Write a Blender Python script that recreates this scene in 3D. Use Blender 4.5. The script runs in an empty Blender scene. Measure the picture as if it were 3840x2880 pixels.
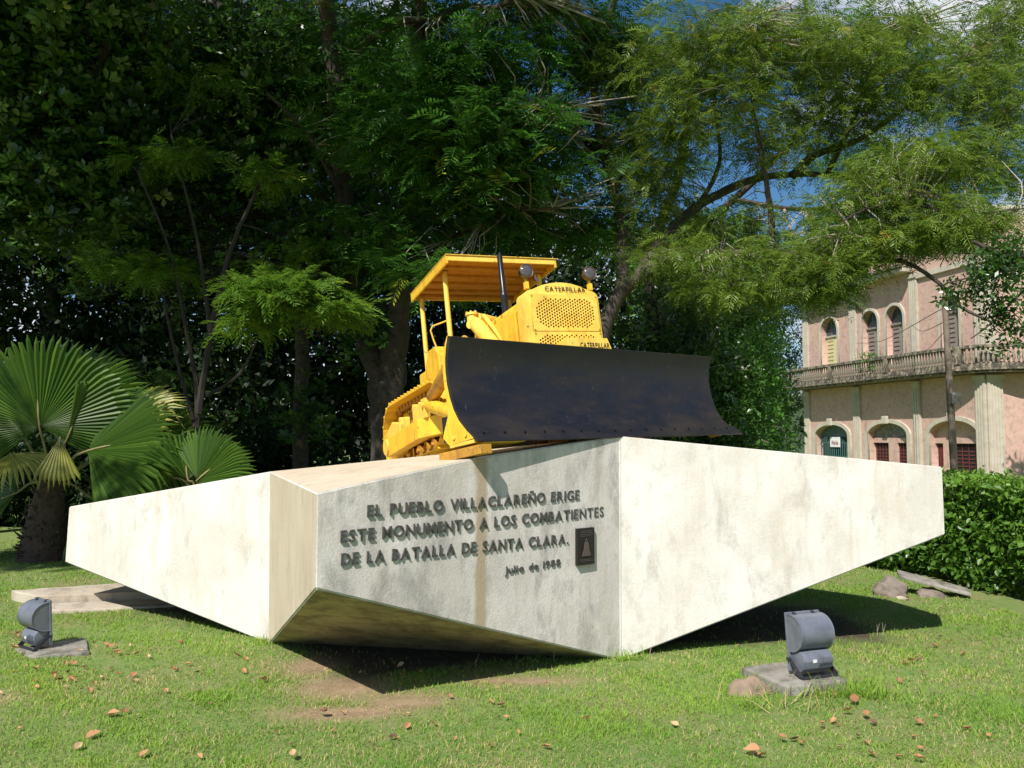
import bpy, bmesh, math, random
import numpy as np
from mathutils import Vector, Matrix
rnd = random.Random(7)
rng = np.random.default_rng(11)
R = math.radians
scene = bpy.context.scene
COL = scene.collection

# ------------------------------------------------------------------ camera, sky, sun, exposure
cam_d = bpy.data.cameras.new('camera'); cam = bpy.data.objects.new('camera', cam_d); COL.objects.link(cam)
cam.location = (0, 0, 1.6); PITCH = math.atan(200/3200)
cam.rotation_euler = (math.pi/2+PITCH, 0, 0)
cam_d.sensor_width = 36; cam_d.lens = 30; cam_d.clip_start = .1; cam_d.clip_end = 2000
scene.camera = cam
SUNDIR = Vector((-.37, -.83, 1)).normalized()          # towards the sun
w = bpy.data.worlds.new('World'); scene.world = w; w.use_nodes = True
nt = w.node_tree; nt.nodes.clear()
out = nt.nodes.new('ShaderNodeOutputWorld'); bg = nt.nodes.new('ShaderNodeBackground')
sky = nt.nodes.new('ShaderNodeTexSky'); sky.sky_type = 'NISHITA'; sky.sun_disc = False
sky.sun_elevation = math.asin(SUNDIR.z); sky.sun_rotation = math.atan2(SUNDIR.x, SUNDIR.y)
sky.air_density = 1.0; sky.dust_density = .3; sky.ozone_density = 2.0
tc = nt.nodes.new('ShaderNodeTexCoord'); mp = nt.nodes.new('ShaderNodeMapping'); mp.inputs['Scale'].default_value = (1, 1, 2.2)
no = nt.nodes.new('ShaderNodeTexNoise'); no.inputs['Scale'].default_value = 3.1; no.inputs['Detail'].default_value = 9; no.inputs['Roughness'].default_value = .58
cr = nt.nodes.new('ShaderNodeValToRGB'); cr.color_ramp.elements[0].position = .52; cr.color_ramp.elements[1].position = .63
mx = nt.nodes.new('ShaderNodeMix'); mx.data_type = 'RGBA'; mx.inputs[7].default_value = (8.6, 8.9, 9.6, 1)
nt.links.new(tc.outputs['Generated'], mp.inputs[0]); nt.links.new(mp.outputs[0], no.inputs['Vector'])
nt.links.new(no.outputs[0], cr.inputs[0]); nt.links.new(cr.outputs[0], mx.inputs[0]); hs = nt.nodes.new('ShaderNodeHueSaturation'); hs.inputs['Saturation'].default_value = 1.3; nt.links.new(sky.outputs[0], hs.inputs['Color']); nt.links.new(hs.outputs[0], mx.inputs[6])
nt.links.new(mx.outputs[2], bg.inputs[0]); bg.inputs[1].default_value = .072; nt.links.new(bg.outputs[0], out.inputs[0])
sd = bpy.data.lights.new('sun', 'SUN'); sd.energy = 5.0; sd.angle = R(.5); sd.color = (1, .955, .89)
so = bpy.data.objects.new('sun', sd); COL.objects.link(so); so.location = (-6, -12, 20)
so.rotation_euler = SUNDIR.to_track_quat('Z', 'Y').to_euler()
scene.view_settings.view_transform = 'Standard'; scene.view_settings.look = 'None'
scene.view_settings.exposure = 0.42; scene.view_settings.gamma = 1
scene.cycles.max_bounces = 6; scene.cycles.transparent_max_bounces = 4
scene.cycles.diffuse_bounces = 3; scene.cycles.caustics_reflective = False; scene.cycles.caustics_refractive = False

def at(px, py, d):                                     # a place seen at (px,py) in the photo, d metres ahead
    c, s = math.cos(PITCH), math.sin(PITCH); a = (px-1920)/3200; b = (1440-py)/3200
    x, y, z = a, c-b*s, s+b*c; t = d/y
    return Vector((x*t, d, 1.6+z*t))

# ------------------------------------------------------------------ helpers
def tag(o, label=None, cat=None, group=None, kind=None):
    if label: o['label'] = label
    if cat: o['category'] = cat
    if group: o['group'] = group
    if kind: o['kind'] = kind
    return o
def empty(name, loc=(0, 0, 0), mat=None):
    o = bpy.data.objects.new(name, None); COL.objects.link(o); o.empty_display_size = .2
    if mat is not None: o.matrix_world = Matrix.Translation(loc) @ mat
    else: o.location = loc
    return o
def link(name, me, parent=None, loc=None, rot=None, m=None):
    o = bpy.data.objects.new(name, me); COL.objects.link(o); o.parent = parent
    if m is not None: o.matrix_basis = m
    if loc is not None: o.location = loc
    if rot is not None: o.rotation_euler = rot
    return o
class MB:
    def __init__(s, off=(0, 0, 0)): s.v = []; s.f = []; s.m = []; s.off = Vector(off)
    def add(s, vs, fs, mi=0):
        n = len(s.v); s.v += [tuple(Vector(p)+s.off) for p in vs]; s.f += [tuple(i+n for i in f) for f in fs]; s.m += [mi]*len(fs)
    def box(s, a, b, mi=0, M=None):
        x0, y0, z0 = a; x1, y1, z1 = b
        vs = [Vector(p) for p in ((x0,y0,z0),(x1,y0,z0),(x1,y1,z0),(x0,y1,z0),(x0,y0,z1),(x1,y0,z1),(x1,y1,z1),(x0,y1,z1))]
        if M is not None: vs = [M @ p for p in vs]
        s.add(vs, [(0,3,2,1),(4,5,6,7),(0,1,5,4),(1,2,6,5),(2,3,7,6),(3,0,4,7)], mi)
    def tube(s, pts, r, n=8, mi=0, caps=True):
        pts = [Vector(p) for p in pts]; k = len(pts)
        rs = r if isinstance(r, (list, tuple)) else [r]*k
        vs = []; up = None
        for i, p in enumerate(pts):
            t = (pts[min(i+1, k-1)]-pts[max(i-1, 0)]).normalized()
            if up is None: up = Vector((0, 0, 1)) if abs(t.z) < .9 else Vector((1, 0, 0))
            a = t.cross(up).normalized(); b = a.cross(t).normalized(); up = b
            for j in range(n):
                an = 2*math.pi*j/n; vs.append(p+(a*math.cos(an)+b*math.sin(an))*rs[i])
        fs = [(i*n+j, i*n+(j+1) % n, (i+1)*n+(j+1) % n, (i+1)*n+j) for i in range(k-1) for j in range(n)]
        if caps: fs += [tuple(range(n-1, -1, -1)), tuple((k-1)*n+j for j in range(n))]
        s.add(vs, fs, mi)
    def prism(s, poly, vec, mi=0):                     # poly: 3D points, extruded along vec
        poly = [Vector(p) for p in poly]; n = len(poly); vec = Vector(vec)
        s.add(poly+[p+vec for p in poly], [tuple(range(n-1, -1, -1)), tuple(range(n, 2*n))]+[(i, (i+1) % n, n+(i+1) % n, n+i) for i in range(n)], mi)
    def build(s, name, mat, parent=None, smooth=False, bevel=0, recalc=True):
        me = bpy.data.meshes.new(name); me.from_pydata(s.v, [], s.f)
        for m in (mat if isinstance(mat, (list, tuple)) else [mat]): me.materials.append(m)
        me.polygons.foreach_set('material_index', s.m)
        if recalc or bevel:
            bm = bmesh.new(); bm.from_mesh(me); bmesh.ops.recalc_face_normals(bm, faces=bm.faces)
            if bevel:
                es = [e for e in bm.edges if len(e.link_faces) == 2 and e.calc_face_angle(0) > .5]
                bmesh.ops.bevel(bm, geom=es, offset=bevel, segments=2, affect='EDGES', profile=.6)
            bm.to_mesh(me); bm.free()
        if smooth:
            me.polygons.foreach_set('use_smooth', [True]*len(me.polygons))
            try: me.set_sharp_from_angle(angle=R(38))
            except Exception: pass
        return link(name, me, parent)
def curve_plate(outer, holes, depth, name='plate'):    # flat shape in XY with holes, depth along z (0..depth) -> mesh
    cu = bpy.data.curves.new(name, 'CURVE'); cu.dimensions = '2D'; cu.fill_mode = 'BOTH'; cu.extrude = depth/2
    for poly in [outer]+list(holes):
        sp = cu.splines.new('POLY'); sp.points.add(len(poly)-1); sp.use_cyclic_u = True
        for i, p in enumerate(poly): sp.points[i].co = (p[0], p[1], 0, 1)
    ob = bpy.data.objects.new('tmp', cu); COL.objects.link(ob)
    dg = bpy.context.evaluated_depsgraph_get(); me = bpy.data.meshes.new_from_object(ob.evaluated_get(dg))
    bpy.data.objects.remove(ob); bpy.data.curves.remove(cu); me.name = name
    return me
def arch(x0, x1, z0, zs, rise, n=14):                  # arched opening outline
    c = (x0+x1)/2; h = (x1-x0)/2
    pts = [(x0, z0), (x1, z0)]
    for i in range(n+1):
        a = math.pi*i/n; pts.append((c+h*math.cos(a), zs+rise*math.sin(a)))
    return pts
glyphs = {}
def glyph(ch, mat, depth=.02, bold=.012):
    key = (ch, mat.name, depth)
    if key not in glyphs:
        cu = bpy.data.curves.new('letter', 'FONT'); cu.body = ch; cu.size = 1; cu.extrude = depth; cu.offset = bold; cu.resolution_u = 3
        ob = bpy.data.objects.new('tmp', cu); COL.objects.link(ob)
        dg = bpy.context.evaluated_depsgraph_get(); me = bpy.data.meshes.new_from_object(ob.evaluated_get(dg))
        bpy.data.objects.remove(ob); bpy.data.curves.remove(cu); me.name = 'letter'
        me.materials.clear(); me.materials.append(mat)
        xs = [v.co.x for v in me.vertices]
        glyphs[key] = (me, min(xs), max(xs))
    return glyphs[key]
def lettering(text, mat, parent, p0, p1, ux, uz, un, height, name='letter', depth=.02, bold=.012, xsc=None, join=False):
    # text from p0 to p1 (baseline ends); ux,uz,un axes; height = cap height
    gl = []; x = 0
    for ch in text:
        if ch == ' ': x += .42; continue
        me, a, b = glyph(ch, mat, depth, bold); gl.append((me, x, a)); x += (b-a)+.16
    x -= .16; L = (Vector(p1)-Vector(p0)).length; k = L/x; hz = height/.73; bz = (Vector(p1)-Vector(p0)).normalized()
    obs = []
    for me, gx, a in gl:
        m = Matrix((( bz.x*k, uz.x*hz, un.x*hz, 0), (bz.y*k, uz.y*hz, un.y*hz, 0), (bz.z*k, uz.z*hz, un.z*hz, 0), (0, 0, 0, 1)))
        m.translation = Vector(p0)+bz*((gx-a)*k)
        obs.append(link(name, me, parent, m=m))
    return obs

# ------------------------------------------------------------------ materials
def N(nt, t, **kw):
    n = nt.nodes.new(t)
    for k, v in kw.items(): setattr(n, k, v)
    return n
def mix(nt, f, a, b, blend='MIX'):
    m = N(nt, 'ShaderNodeMix'); m.data_type = 'RGBA'; m.blend_type = blend
    for s, v in ((0, f), (6, a), (7, b)):
        if isinstance(v, (int, float)): m.inputs[s].default_value = v
        elif isinstance(v, (tuple, list)): m.inputs[s].default_value = (*v, 1) if len(v) == 3 else v
        else: nt.links.new(v, m.inputs[s])
    return m.outputs[2]
def ramp(nt, x, p0, p1, c0=(0, 0, 0), c1=(1, 1, 1)):
    r = N(nt, 'ShaderNodeValToRGB'); r.color_ramp.elements[0].position = p0; r.color_ramp.elements[1].position = p1
    r.color_ramp.elements[0].color = (*c0, 1); r.color_ramp.elements[1].color = (*c1, 1); nt.links.new(x, r.inputs[0]); return r.outputs[0]
def noise(nt, scale, detail=6, rough=.55, stretch=None, coord='Object', dist=0):
    t = N(nt, 'ShaderNodeTexCoord'); n = N(nt, 'ShaderNodeTexNoise'); n.inputs['Scale'].default_value = scale
    n.inputs['Detail'].default_value = detail; n.inputs['Roughness'].default_value = rough; n.inputs['Distortion'].default_value = dist
    if stretch:
        m = N(nt, 'ShaderNodeMapping'); m.inputs['Scale'].default_value = stretch; nt.links.new(t.outputs[coord], m.inputs[0]); nt.links.new(m.outputs[0], n.inputs['Vector'])
    else: nt.links.new(t.outputs[coord], n.inputs['Vector'])
    return n.outputs[0]
def newmat(name, rough=.7, metal=0):
    m = bpy.data.materials.new(name); m.use_nodes = True; nt = m.node_tree; b = nt.nodes['Principled BSDF']
    b.inputs['Roughness'].default_value = rough; b.inputs['Metallic'].default_value = metal
    return m, nt, b
def bump(nt, b, h, strength=.3, dist=.01):
    n = N(nt, 'ShaderNodeBump'); n.inputs['Strength'].default_value = strength; n.inputs['Distance'].default_value = dist
    nt.links.new(h, n.inputs['Height']); nt.links.new(n.outputs[0], b.inputs['Normal'])
def simple(name, c, rough=.6, metal=0, var=.25, scale=6, c2=None, p=(.45, .62), bs=.15, dirt=None):
    m, nt, b = newmat(name, rough, metal)
    n1 = noise(nt, scale, 8, .6)
    c2 = c2 or tuple(x*(1-var) for x in c)
    col = mix(nt, ramp(nt, n1, *p), c, c2)
    n2 = noise(nt, scale*9, 4, .6)
    col = mix(nt, ramp(nt, n2, .3, .8), col, mix(nt, .5, col, tuple(min(1, x*1.25) for x in c)))
    nt.links.new(col, b.inputs['Base Color']); bump(nt, b, n2, bs, .004)
    return m
def concrete(name, base, light, stain, tan, streak=.5, stain_p=(.5, .68), stripe=None):
    m, nt, b = newmat(name, .88)
    big = noise(nt, 1.7, 8, .62); col = mix(nt, ramp(nt, big, .38, .62), base, light)
    mid = noise(nt, 3.3, 10, .74, (1.5, 1.5, .7), dist=.2); col = mix(nt, ramp(nt, mid, *stain_p), col, stain)
    st = noise(nt, 2.2, 7, .65, (3.2, 3.2, .45)); f = ramp(nt, st, .5, .72); fm = N(nt, 'ShaderNodeMath', operation='MULTIPLY'); nt.links.new(f, fm.inputs[0]); fm.inputs[1].default_value = streak
    col = mix(nt, fm.outputs[0], col, tan)
    bl = noise(nt, 7, 10, .78, (1.6, 1.6, .6)); col = mix(nt, ramp(nt, bl, .62, .76), col, mix(nt, .6, col, stain))
    if stripe:
        t = N(nt, 'ShaderNodeTexCoord'); d = N(nt, 'ShaderNodeVectorMath', operation='DOT_PRODUCT'); d.inputs[1].default_value = stripe[0]; nt.links.new(t.outputs['Object'], d.inputs[0])
        wob = noise(nt, 4, 5, .6); wa = N(nt, 'ShaderNodeMath', operation='MULTIPLY_ADD'); nt.links.new(wob, wa.inputs[0]); wa.inputs[1].default_value = .10; nt.links.new(d.outputs['Value'], wa.inputs[2])
        sb = N(nt, 'ShaderNodeMath', operation='SUBTRACT'); nt.links.new(wa.outputs[0], sb.inputs[0]); sb.inputs[1].default_value = stripe[1]+.05
        ab = N(nt, 'ShaderNodeMath', operation='ABSOLUTE'); nt.links.new(sb.outputs[0], ab.inputs[0])
        col = mix(nt, ramp(nt, ab.outputs[0], .032, .062, (.85, .85, .85), (0, 0, 0)), col, (.44, .33, .20))
    fine = noise(nt, 60, 5, .7); col = mix(nt, ramp(nt, fine, .3, .75, (0, 0, 0), (.35, .35, .35)), col, mix(nt, .5, col, (.2, .18, .14)))
    nt.links.new(col, b.inputs['Base Color'])
    hm = N(nt, 'ShaderNodeMath', operation='MULTIPLY_ADD'); nt.links.new(bl, hm.inputs[0]); hm.inputs[1].default_value = 1.5; nt.links.new(fine, hm.inputs[2])
    bump(nt, b, hm.outputs[0], .45, .006)
    return m
def leafmat(name, c1, c2, c3=None, rough=.5, trans=.35, spec=.4, tcol=None):
    m, nt, b = newmat(name, rough)
    a = N(nt, 'ShaderNodeAttribute'); a.attribute_name = 'tint'
    col = mix(nt, a.outputs['Fac'], c1, c2)
    if c3: col = mix(nt, ramp(nt, a.outputs['Fac'], .955, .965), col, c3)
    nt.links.new(col, b.inputs['Base Color']); b.inputs['Specular IOR Level'].default_value = spec
    tr = N(nt, 'ShaderNodeBsdfTranslucent'); nt.links.new(mix(nt, .6, col, tcol or tuple(min(1, x*1.6) for x in c2)), tr.inputs[0])
    ms = N(nt, 'ShaderNodeMixShader'); ms.inputs[0].default_value = trans
    o = nt.nodes['Material Output']; nt.links.new(b.outputs[0], ms.inputs[1]); nt.links.new(tr.outputs[0], ms.inputs[2]); nt.links.new(ms.outputs[0], o.inputs[0])
    return m
def paint(name, c, worn, rust, rough=.42, rp=(.66, .72), dp=(.5, .7)):
    m, nt, b = newmat(name, rough)
    n1 = noise(nt, 4, 10, .68); col = mix(nt, ramp(nt, n1, *dp), c, worn)
    n3 = noise(nt, 26, 6, .7); col = mix(nt, ramp(nt, n3, *rp), col, rust)
    n2 = noise(nt, 3, 6, .6, (5, 5, 1)); col = mix(nt, ramp(nt, n2, .50, .72, (0, 0, 0), (.65, .65, .65)), col, tuple(x*.62 for x in worn))
    nt.links.new(col, b.inputs['Base Color'])
    nt.links.new(ramp(nt, n1, .3, .7, (rough-.1,)*3, (rough+.2,)*3), b.inputs['Roughness'])
    bump(nt, b, n3, .25, .003)
    return m

m_cream = concrete('weathered_cream_concrete', (.63, .595, .53), (.77, .74, .685), (.44, .41, .365), (.56, .47, .36), .55, (.52, .72))
m_grey = m_cream
m_yel = paint('yellow_machine_paint', (.82, .50, .035), (.70, .36, .025), (.12, .04, .018), .42, (.62, .67), (.48, .66))
m_yel2 = paint('yellow_paint_faded', (.83, .56, .09), (.76, .45, .05), (.16, .06, .025), .5, (.62, .67), (.46, .66))
m_yeldirty = paint('yellow_paint_grimy', (.52, .27, .03), (.36, .17, .025), (.14, .05, .02), .55, (.55, .68))
m_roofy = paint('shaded_canopy_yellow', (.50, .215, .022), (.40, .16, .02), (.10, .04, .02), .6, (.6, .7))  # yellow darkened toward orange: dim bounced light under the canopy, put into the colour
m_black = simple('black_exhaust_paint', (.016, .016, .018), .32, .2, bs=.1)
m_ink = simple('black_letter_paint', (.02, .017, .012), .5)
m_darkhole = simple('dark_radiator_core', (.012, .010, .009), .8)
m_rusty = simple('rusty_brown_metal', (.13, .085, .06), .5, .4, c2=(.07, .05, .045), scale=30)
def glassm():
    m, nt, b = newmat('lamp_glass', .12); b.inputs['Base Color'].default_value = (.17, .15, .14, 1); b.inputs['Metallic'].default_value = .55
    n = noise(nt, 60, 3, .5, (1, 1, 1)); bump(nt, b, n, .5, .003); return m
m_lens = glassm()
def blackblade():
    m, nt, b = newmat('dark_blue_black_blade_paint', .42)
    n1 = noise(nt, 2.4, 8, .6, (1, 1, 3)); col = mix(nt, ramp(nt, n1, .4, .66), (.010, .010, .015), (.024, .018, .015))
    sc = noise(nt, 30, 10, .8, (1, 1, .35)); col = mix(nt, ramp(nt, sc, .60, .70, (0, 0, 0), (.8, .8, .8)), col, (.12, .11, .115))
    s2 = noise(nt, 22, 8, .75, (.35, .35, 3.5)); col = mix(nt, ramp(nt, s2, .60, .72, (0, 0, 0), (.55, .55, .55)), col, (.07, .062, .058))
    s3 = noise(nt, 55, 4, .7, (1, 1, .25)); col = mix(nt, ramp(nt, s3, .68, .76, (0, 0, 0), (.6, .6, .6)), col, (.26, .23, .21))
    rs = noise(nt, 9, 10, .72); col = mix(nt, ramp(nt, rs, .66, .76), col, (.10, .042, .025))
    nt.links.new(col, b.inputs['Base Color']); nt.links.new(ramp(nt, n1, .3, .7, (.36,)*3, (.55,)*3), b.inputs['Roughness'])
    b.inputs['Specular IOR Level'].default_value = .5
    bump(nt, b, sc, .25, .004); return m
m_blade = blackblade()
m_letter = simple('weathered_dark_letter', (.05, .047, .04), .75, c2=(.11, .105, .09), scale=25, p=(.45, .6))
m_plaque = simple('dark_bronze_plaque', (.018, .015, .013), .5, .2)
m_relief = simple('worn_bronze_relief', (.13, .10, .09), .5, .3)
m_flood = simple('grey_blue_lamp_housing', (.17, .185, .225), .42, .25, c2=(.12, .13, .16), scale=9)
m_flooddark = simple('dark_lamp_bracket', (.035, .037, .045), .55, .2)
m_foil = simple('small_white_sticker', (.6, .6, .6), .5)
m_slab = concrete('grey_slab_concrete', (.24, .225, .195), (.33, .31, .27), (.10, .095, .075), (.22, .19, .14), .4, (.44, .60))
m_slabtan = concrete('tan_kerb_concrete', (.46, .39, .30), (.52, .46, .37), (.26, .22, .17), (.40, .32, .22), .4, (.48, .64))
m_rock = simple('brown_rock', (.24, .17, .12), .9, c2=(.12, .09, .065), scale=7, bs=.6)
m_rockg = simple('grey_brown_rock', (.20, .165, .135), .9, c2=(.10, .085, .07), scale=9, bs=.6)
m_bark = simple('grey_brown_bark', (.065, .05, .038), .95, c2=(.028, .022, .018), scale=11, bs=.9)
m_barkl = simple('pale_bark', (.085, .068, .05), .9, c2=(.04, .032, .026), scale=12, bs=.9)
m_twig = simple('pale_twig', (.34, .29, .22), .9)
m_twigd = simple('dark_twig', (.032, .026, .021), .9)
m_palmt = simple('fibrous_palm_trunk', (.085, .055, .04), .95, c2=(.03, .022, .018), scale=20, bs=.8)
m_petiole = simple('green_tan_petiole', (.25, .22, .09), .6)
m_dry = leafmat('dry_brown_leaf', (.33, .16, .075), (.50, .27, .13), rough=.7, trans=.2)
m_dry2 = leafmat('dark_dry_leaf', (.10, .05, .03), (.20, .09, .05), rough=.7, trans=.1)
m_dry3 = leafmat('tan_dry_leaf', (.52, .36, .20), (.60, .42, .24), rough=.7, trans=.2)
L_feather = leafmat('feathery_green_leaf', (.014, .060, .010), (.08, .21, .024), (.26, .30, .02), .5, .3, .35)
L_feathB = leafmat('bright_feathery_leaf', (.05, .13, .014), (.13, .24, .022), (.26, .30, .02), .5, .4, .35)
L_feathL = leafmat('sunny_feathery_leaf', (.045, .105, .015), (.20, .29, .035), (.34, .24, .02), .5, .35, .35)
L_big = leafmat('glossy_dark_leaf', (.008, .030, .006), (.07, .16, .022), (.30, .34, .08), .32, .22, .6)
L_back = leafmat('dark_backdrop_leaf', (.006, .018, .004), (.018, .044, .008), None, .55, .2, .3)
L_bush = leafmat('bright_bush_leaf', (.045, .13, .018), (.12, .27, .035), None, .4, .3, .5)
L_hedge = leafmat('hedge_leaf', (.05, .13, .016), (.17, .31, .035), (.28, .36, .05), .38, .32, .5)
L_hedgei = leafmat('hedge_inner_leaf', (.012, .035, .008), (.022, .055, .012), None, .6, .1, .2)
L_palm = leafmat('palm_leaf', (.035, .09, .012), (.095, .18, .022), None, .38, .4, .5, (.16, .26, .03))
L_palmy = leafmat('yellowing_palm_leaf', (.22, .24, .04), (.36, .34, .07), None, .45, .3, .4)
L_grass = leafmat('grass_blade', (.11, .25, .030), (.29, .43, .060), (.52, .40, .20), .6, .3, .2)
L_straw = leafmat('straw', (.42, .30, .14), (.52, .40, .20), None, .7, .2, .2)
m_pink = concrete('faded_pink_plaster', (.55, .345, .28), (.60, .40, .32), (.33, .235, .20), (.42, .30, .22), .5, (.50, .66))
m_creamw = concrete('cream_trim_plaster', (.46, .41, .33), (.54, .49, .40), (.36, .32, .24), (.42, .35, .24), .5, (.54, .7))
m_balc = concrete('mould_stained_balcony', (.33, .28, .20), (.42, .36, .26), (.05, .043, .033), (.13, .105, .075), .75, (.40, .54))
m_teal = simple('teal_painted_wood', (.05, .13, .12), .6)
m_redw = simple('dark_red_shutter', (.14, .03, .025), .6)
m_greyw = simple('grey_weathered_shutter', (.24, .20, .17), .7)
m_yelw = simple('pale_yellow_door', (.62, .55, .28), .6)
m_int = simple('dark_room', (.012, .012, .013), .9)
m_pane = simple('dusty_window_glass', (.05, .07, .09), .12)
m_white = simple('white_sign_board', (.75, .75, .74), .5)
m_redink = simple('dark_red_sign_paint', (.25, .03, .03), .5)
m_pole = simple('weathered_pole', (.20, .16, .12), .9, c2=(.11, .09, .07), scale=6)
m_wire = simple('dark_cable', (.03, .03, .03), .6)
m_roof = simple('roof_tile', (.22, .12, .08), .8)

def catmull(pts, k=4):
    pts = [Vector(p) for p in pts]; o_ = []
    for i in range(len(pts)-1):
        p0 = pts[max(i-1, 0)]; p1 = pts[i]; p2 = pts[i+1]; p3 = pts[min(i+2, len(pts)-1)]
        for j in range(k):
            t = j/k; o_.append(.5*((2*p1)+(p2-p0)*t+(2*p0-5*p1+4*p2-p3)*t*t+(-p0+3*p1-3*p2+p3)*t**3))
    o_.append(pts[-1]); return o_

# ------------------------------------------------------------------ ground
def sst(a, b, x): t = np.clip((x-a)/(b-a), 0, 1); return t*t*(3-2*t)
def gz(x, y):
    x = np.asarray(x, float); y = np.asarray(y, float)
    return -2.0*sst(11, 22, y)*sst(3, 9, x) - 2.0*sst(5.8, 12, x)*(y > -1e9)*sst(4, 14, y)*(1-sst(11, 22, y)*sst(3, 9, x)) + .012*np.sin(x*2.1+1)*np.sin(y*1.7)
def pn(x, y, s=1.0):                                   # cheap smooth noise, about -1..1
    x = x*s; y = y*s
    return (np.sin(x*1.3+2*np.sin(y*.9))+np.sin(y*1.7+1.5*np.sin(x*1.1+1))+np.sin((x+y)*2.3+np.sin(x*2.7))+.7*np.sin((x-y)*3.9+np.sin(y*3.1)*1.3))/3.0
DIRT = [(-1.38, 6.05, .20, .30), (-1.08, 5.58, .36, .28), (-.65, 5.30, .34, .15), (-1.0, 5.08, .40, .13), (-3.4, 5.3, .4, .2), (.0, 5.75, .5, .08)]
def dirt(x, y):
    d = np.zeros_like(x)
    for cx, cy, a, b in DIRT: d = np.maximum(d, np.exp(-(((x-cx)/a)**2+((y-cy)/b)**2)*1.2))
    return np.clip(d*1.35, 0, 1)
def ground_material():
    m, nt, b = newmat('lawn_soil', .95)
    n1 = noise(nt, 1.1, 8, .6); n2 = noise(nt, 9, 8, .7); n3 = noise(nt, 70, 4, .7)
    col = mix(nt, ramp(nt, n2, .38, .62), (.13, .24, .04), (.24, .29, .085))
    col = mix(nt, ramp(nt, n1, .50, .66), col, (.27, .25, .10))
    a = N(nt, 'ShaderNodeAttribute'); a.attribute_name = 'dirt'
    col = mix(nt, a.outputs['Fac'], col, mix(nt, ramp(nt, n2, .4, .6), (.46, .31, .19), (.31, .20, .12)))
    col = mix(nt, ramp(nt, n3, .35, .7, (0, 0, 0), (.5, .5, .5)), col, (.11, .11, .04))
    a2 = N(nt, 'ShaderNodeAttribute'); a2.attribute_name = 'soil_shade'; col = mix(nt, a2.outputs['Fac'], col, mix(nt, ramp(nt, n2, .4, .6), (.055, .038, .026), (.085, .06, .04)))
    nt.links.new(col, b.inputs['Base Color']); bump(nt, b, n3, .8, .02); return m
xs = np.concatenate([[-600, -200, -80, -40, -25, -16, -11], np.arange(-8, 8.01, .16), [9, 10, 11, 12, 13, 15, 17, 20, 24, 30, 45, 80, 200, 600]])
ys = np.concatenate([[-200, -40, -10, 0, 2], np.arange(3, 12.01, .16), np.arange(13, 24, 1), [26, 30, 40, 60, 90, 160, 300, 900]])
X, Y = np.meshgrid(xs, ys); Z = gz(X, Y)
gm = bpy.data.meshes.new('ground'); nx, ny = len(xs), len(ys)
gm.from_pydata(np.stack([X.ravel(), Y.ravel(), Z.ravel()], 1).tolist(), [], [(j*nx+i, j*nx+i+1, (j+1)*nx+i+1, (j+1)*nx+i) for j in range(ny-1) for i in range(nx-1)])
gm.attributes.new('dirt', 'FLOAT', 'POINT').data.foreach_set('value', dirt(X.ravel(), Y.ravel()).astype(np.float32))
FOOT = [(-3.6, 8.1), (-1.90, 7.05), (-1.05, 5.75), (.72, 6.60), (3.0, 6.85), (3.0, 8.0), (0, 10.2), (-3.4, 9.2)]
def soil_shade(x, y):                                        # bare ground painted dark for the plinth's shade: signed distance to its outline
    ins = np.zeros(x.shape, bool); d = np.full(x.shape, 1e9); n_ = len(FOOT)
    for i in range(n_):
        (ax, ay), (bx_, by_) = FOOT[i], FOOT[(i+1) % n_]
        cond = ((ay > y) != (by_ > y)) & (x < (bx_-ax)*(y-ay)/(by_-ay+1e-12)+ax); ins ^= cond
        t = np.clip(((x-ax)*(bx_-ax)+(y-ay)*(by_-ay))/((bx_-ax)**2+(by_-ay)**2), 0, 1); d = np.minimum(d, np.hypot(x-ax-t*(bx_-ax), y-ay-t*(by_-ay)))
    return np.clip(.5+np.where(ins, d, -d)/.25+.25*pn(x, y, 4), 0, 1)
gm.attributes.new('soil_shade', 'FLOAT', 'POINT').data.foreach_set('value', soil_shade(X.ravel(), Y.ravel()).astype(np.float32))
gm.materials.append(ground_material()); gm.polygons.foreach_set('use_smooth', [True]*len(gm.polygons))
tag(link('ground', gm), kind='structure')
# pale pavement that just enters at the lower right corner
b_ = MB(); b_.prism([(2.515, 4.2, .0), (3.6, 4.2, .0), (3.6, 5.1, .0), (3.06, 5.1, .0), (2.90, 4.83, .0)], (0, 0, .04)); b_.prism([(2.4, 2.0, .0), (3.6, 2.0, .0), (3.6, 4.19, .0), (2.59, 4.19, .0)], (0, 0, .04))
tag(b_.build('pavement', m_cream), kind='structure')

# ------------------------------------------------------------------ concrete monument
Vb = Vector((-1.092, 4.80, .761)); Vt = Vector((-1.092, 4.80, 1.290)); Lb = Vector((-1.925, 6.863, -.03)); Lt = Vector((-1.940, 6.863, 1.327))
Rb = Vector((.795, 6.368, -.03)); Rt = Vector((.804, 6.368, 1.610)); TRb = Vector((3.342, 6.64, .851)); TRt = Vector((3.337, 6.64, 1.373))
TLb = Vector((-4.188, 8.08, .434)); TLt = Vector((-4.167, 8.08, .949))
cu_ = Vector((.7679, .6406, 0)); cn_ = Vector((.6406, -.7679, 0)); UZ = Vector((0, 0, 1))
Kt = Vector((-1.092, 4.80, 0))+cu_*1.159+UZ*1.475; Kb = Vb.lerp(Rb, 1.159/2.448)
MB0 = Vector((0, 7.4, 0))                              # the monument's base point
Bl = Vector((-2.3, 9.6, 1.09)); Br = Vector((1.9, 9.0, 1.33)); Bm = Vector((-.2, 10.6, 1.08)); Blb = Vector((-1.9, 9.3, -.03)); Brb = Vector((1.4, 8.8, -.03)); Bmb = Vector((-.3, 10.4, .3))
BTL = Vector((-4.0, 8.7, .93)); BTLb = Vector((-4.02, 8.7, .43)); BTR = Vector((3.2, 7.4, 1.33)); BTRb = Vector((3.2, 7.4, .84))
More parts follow.
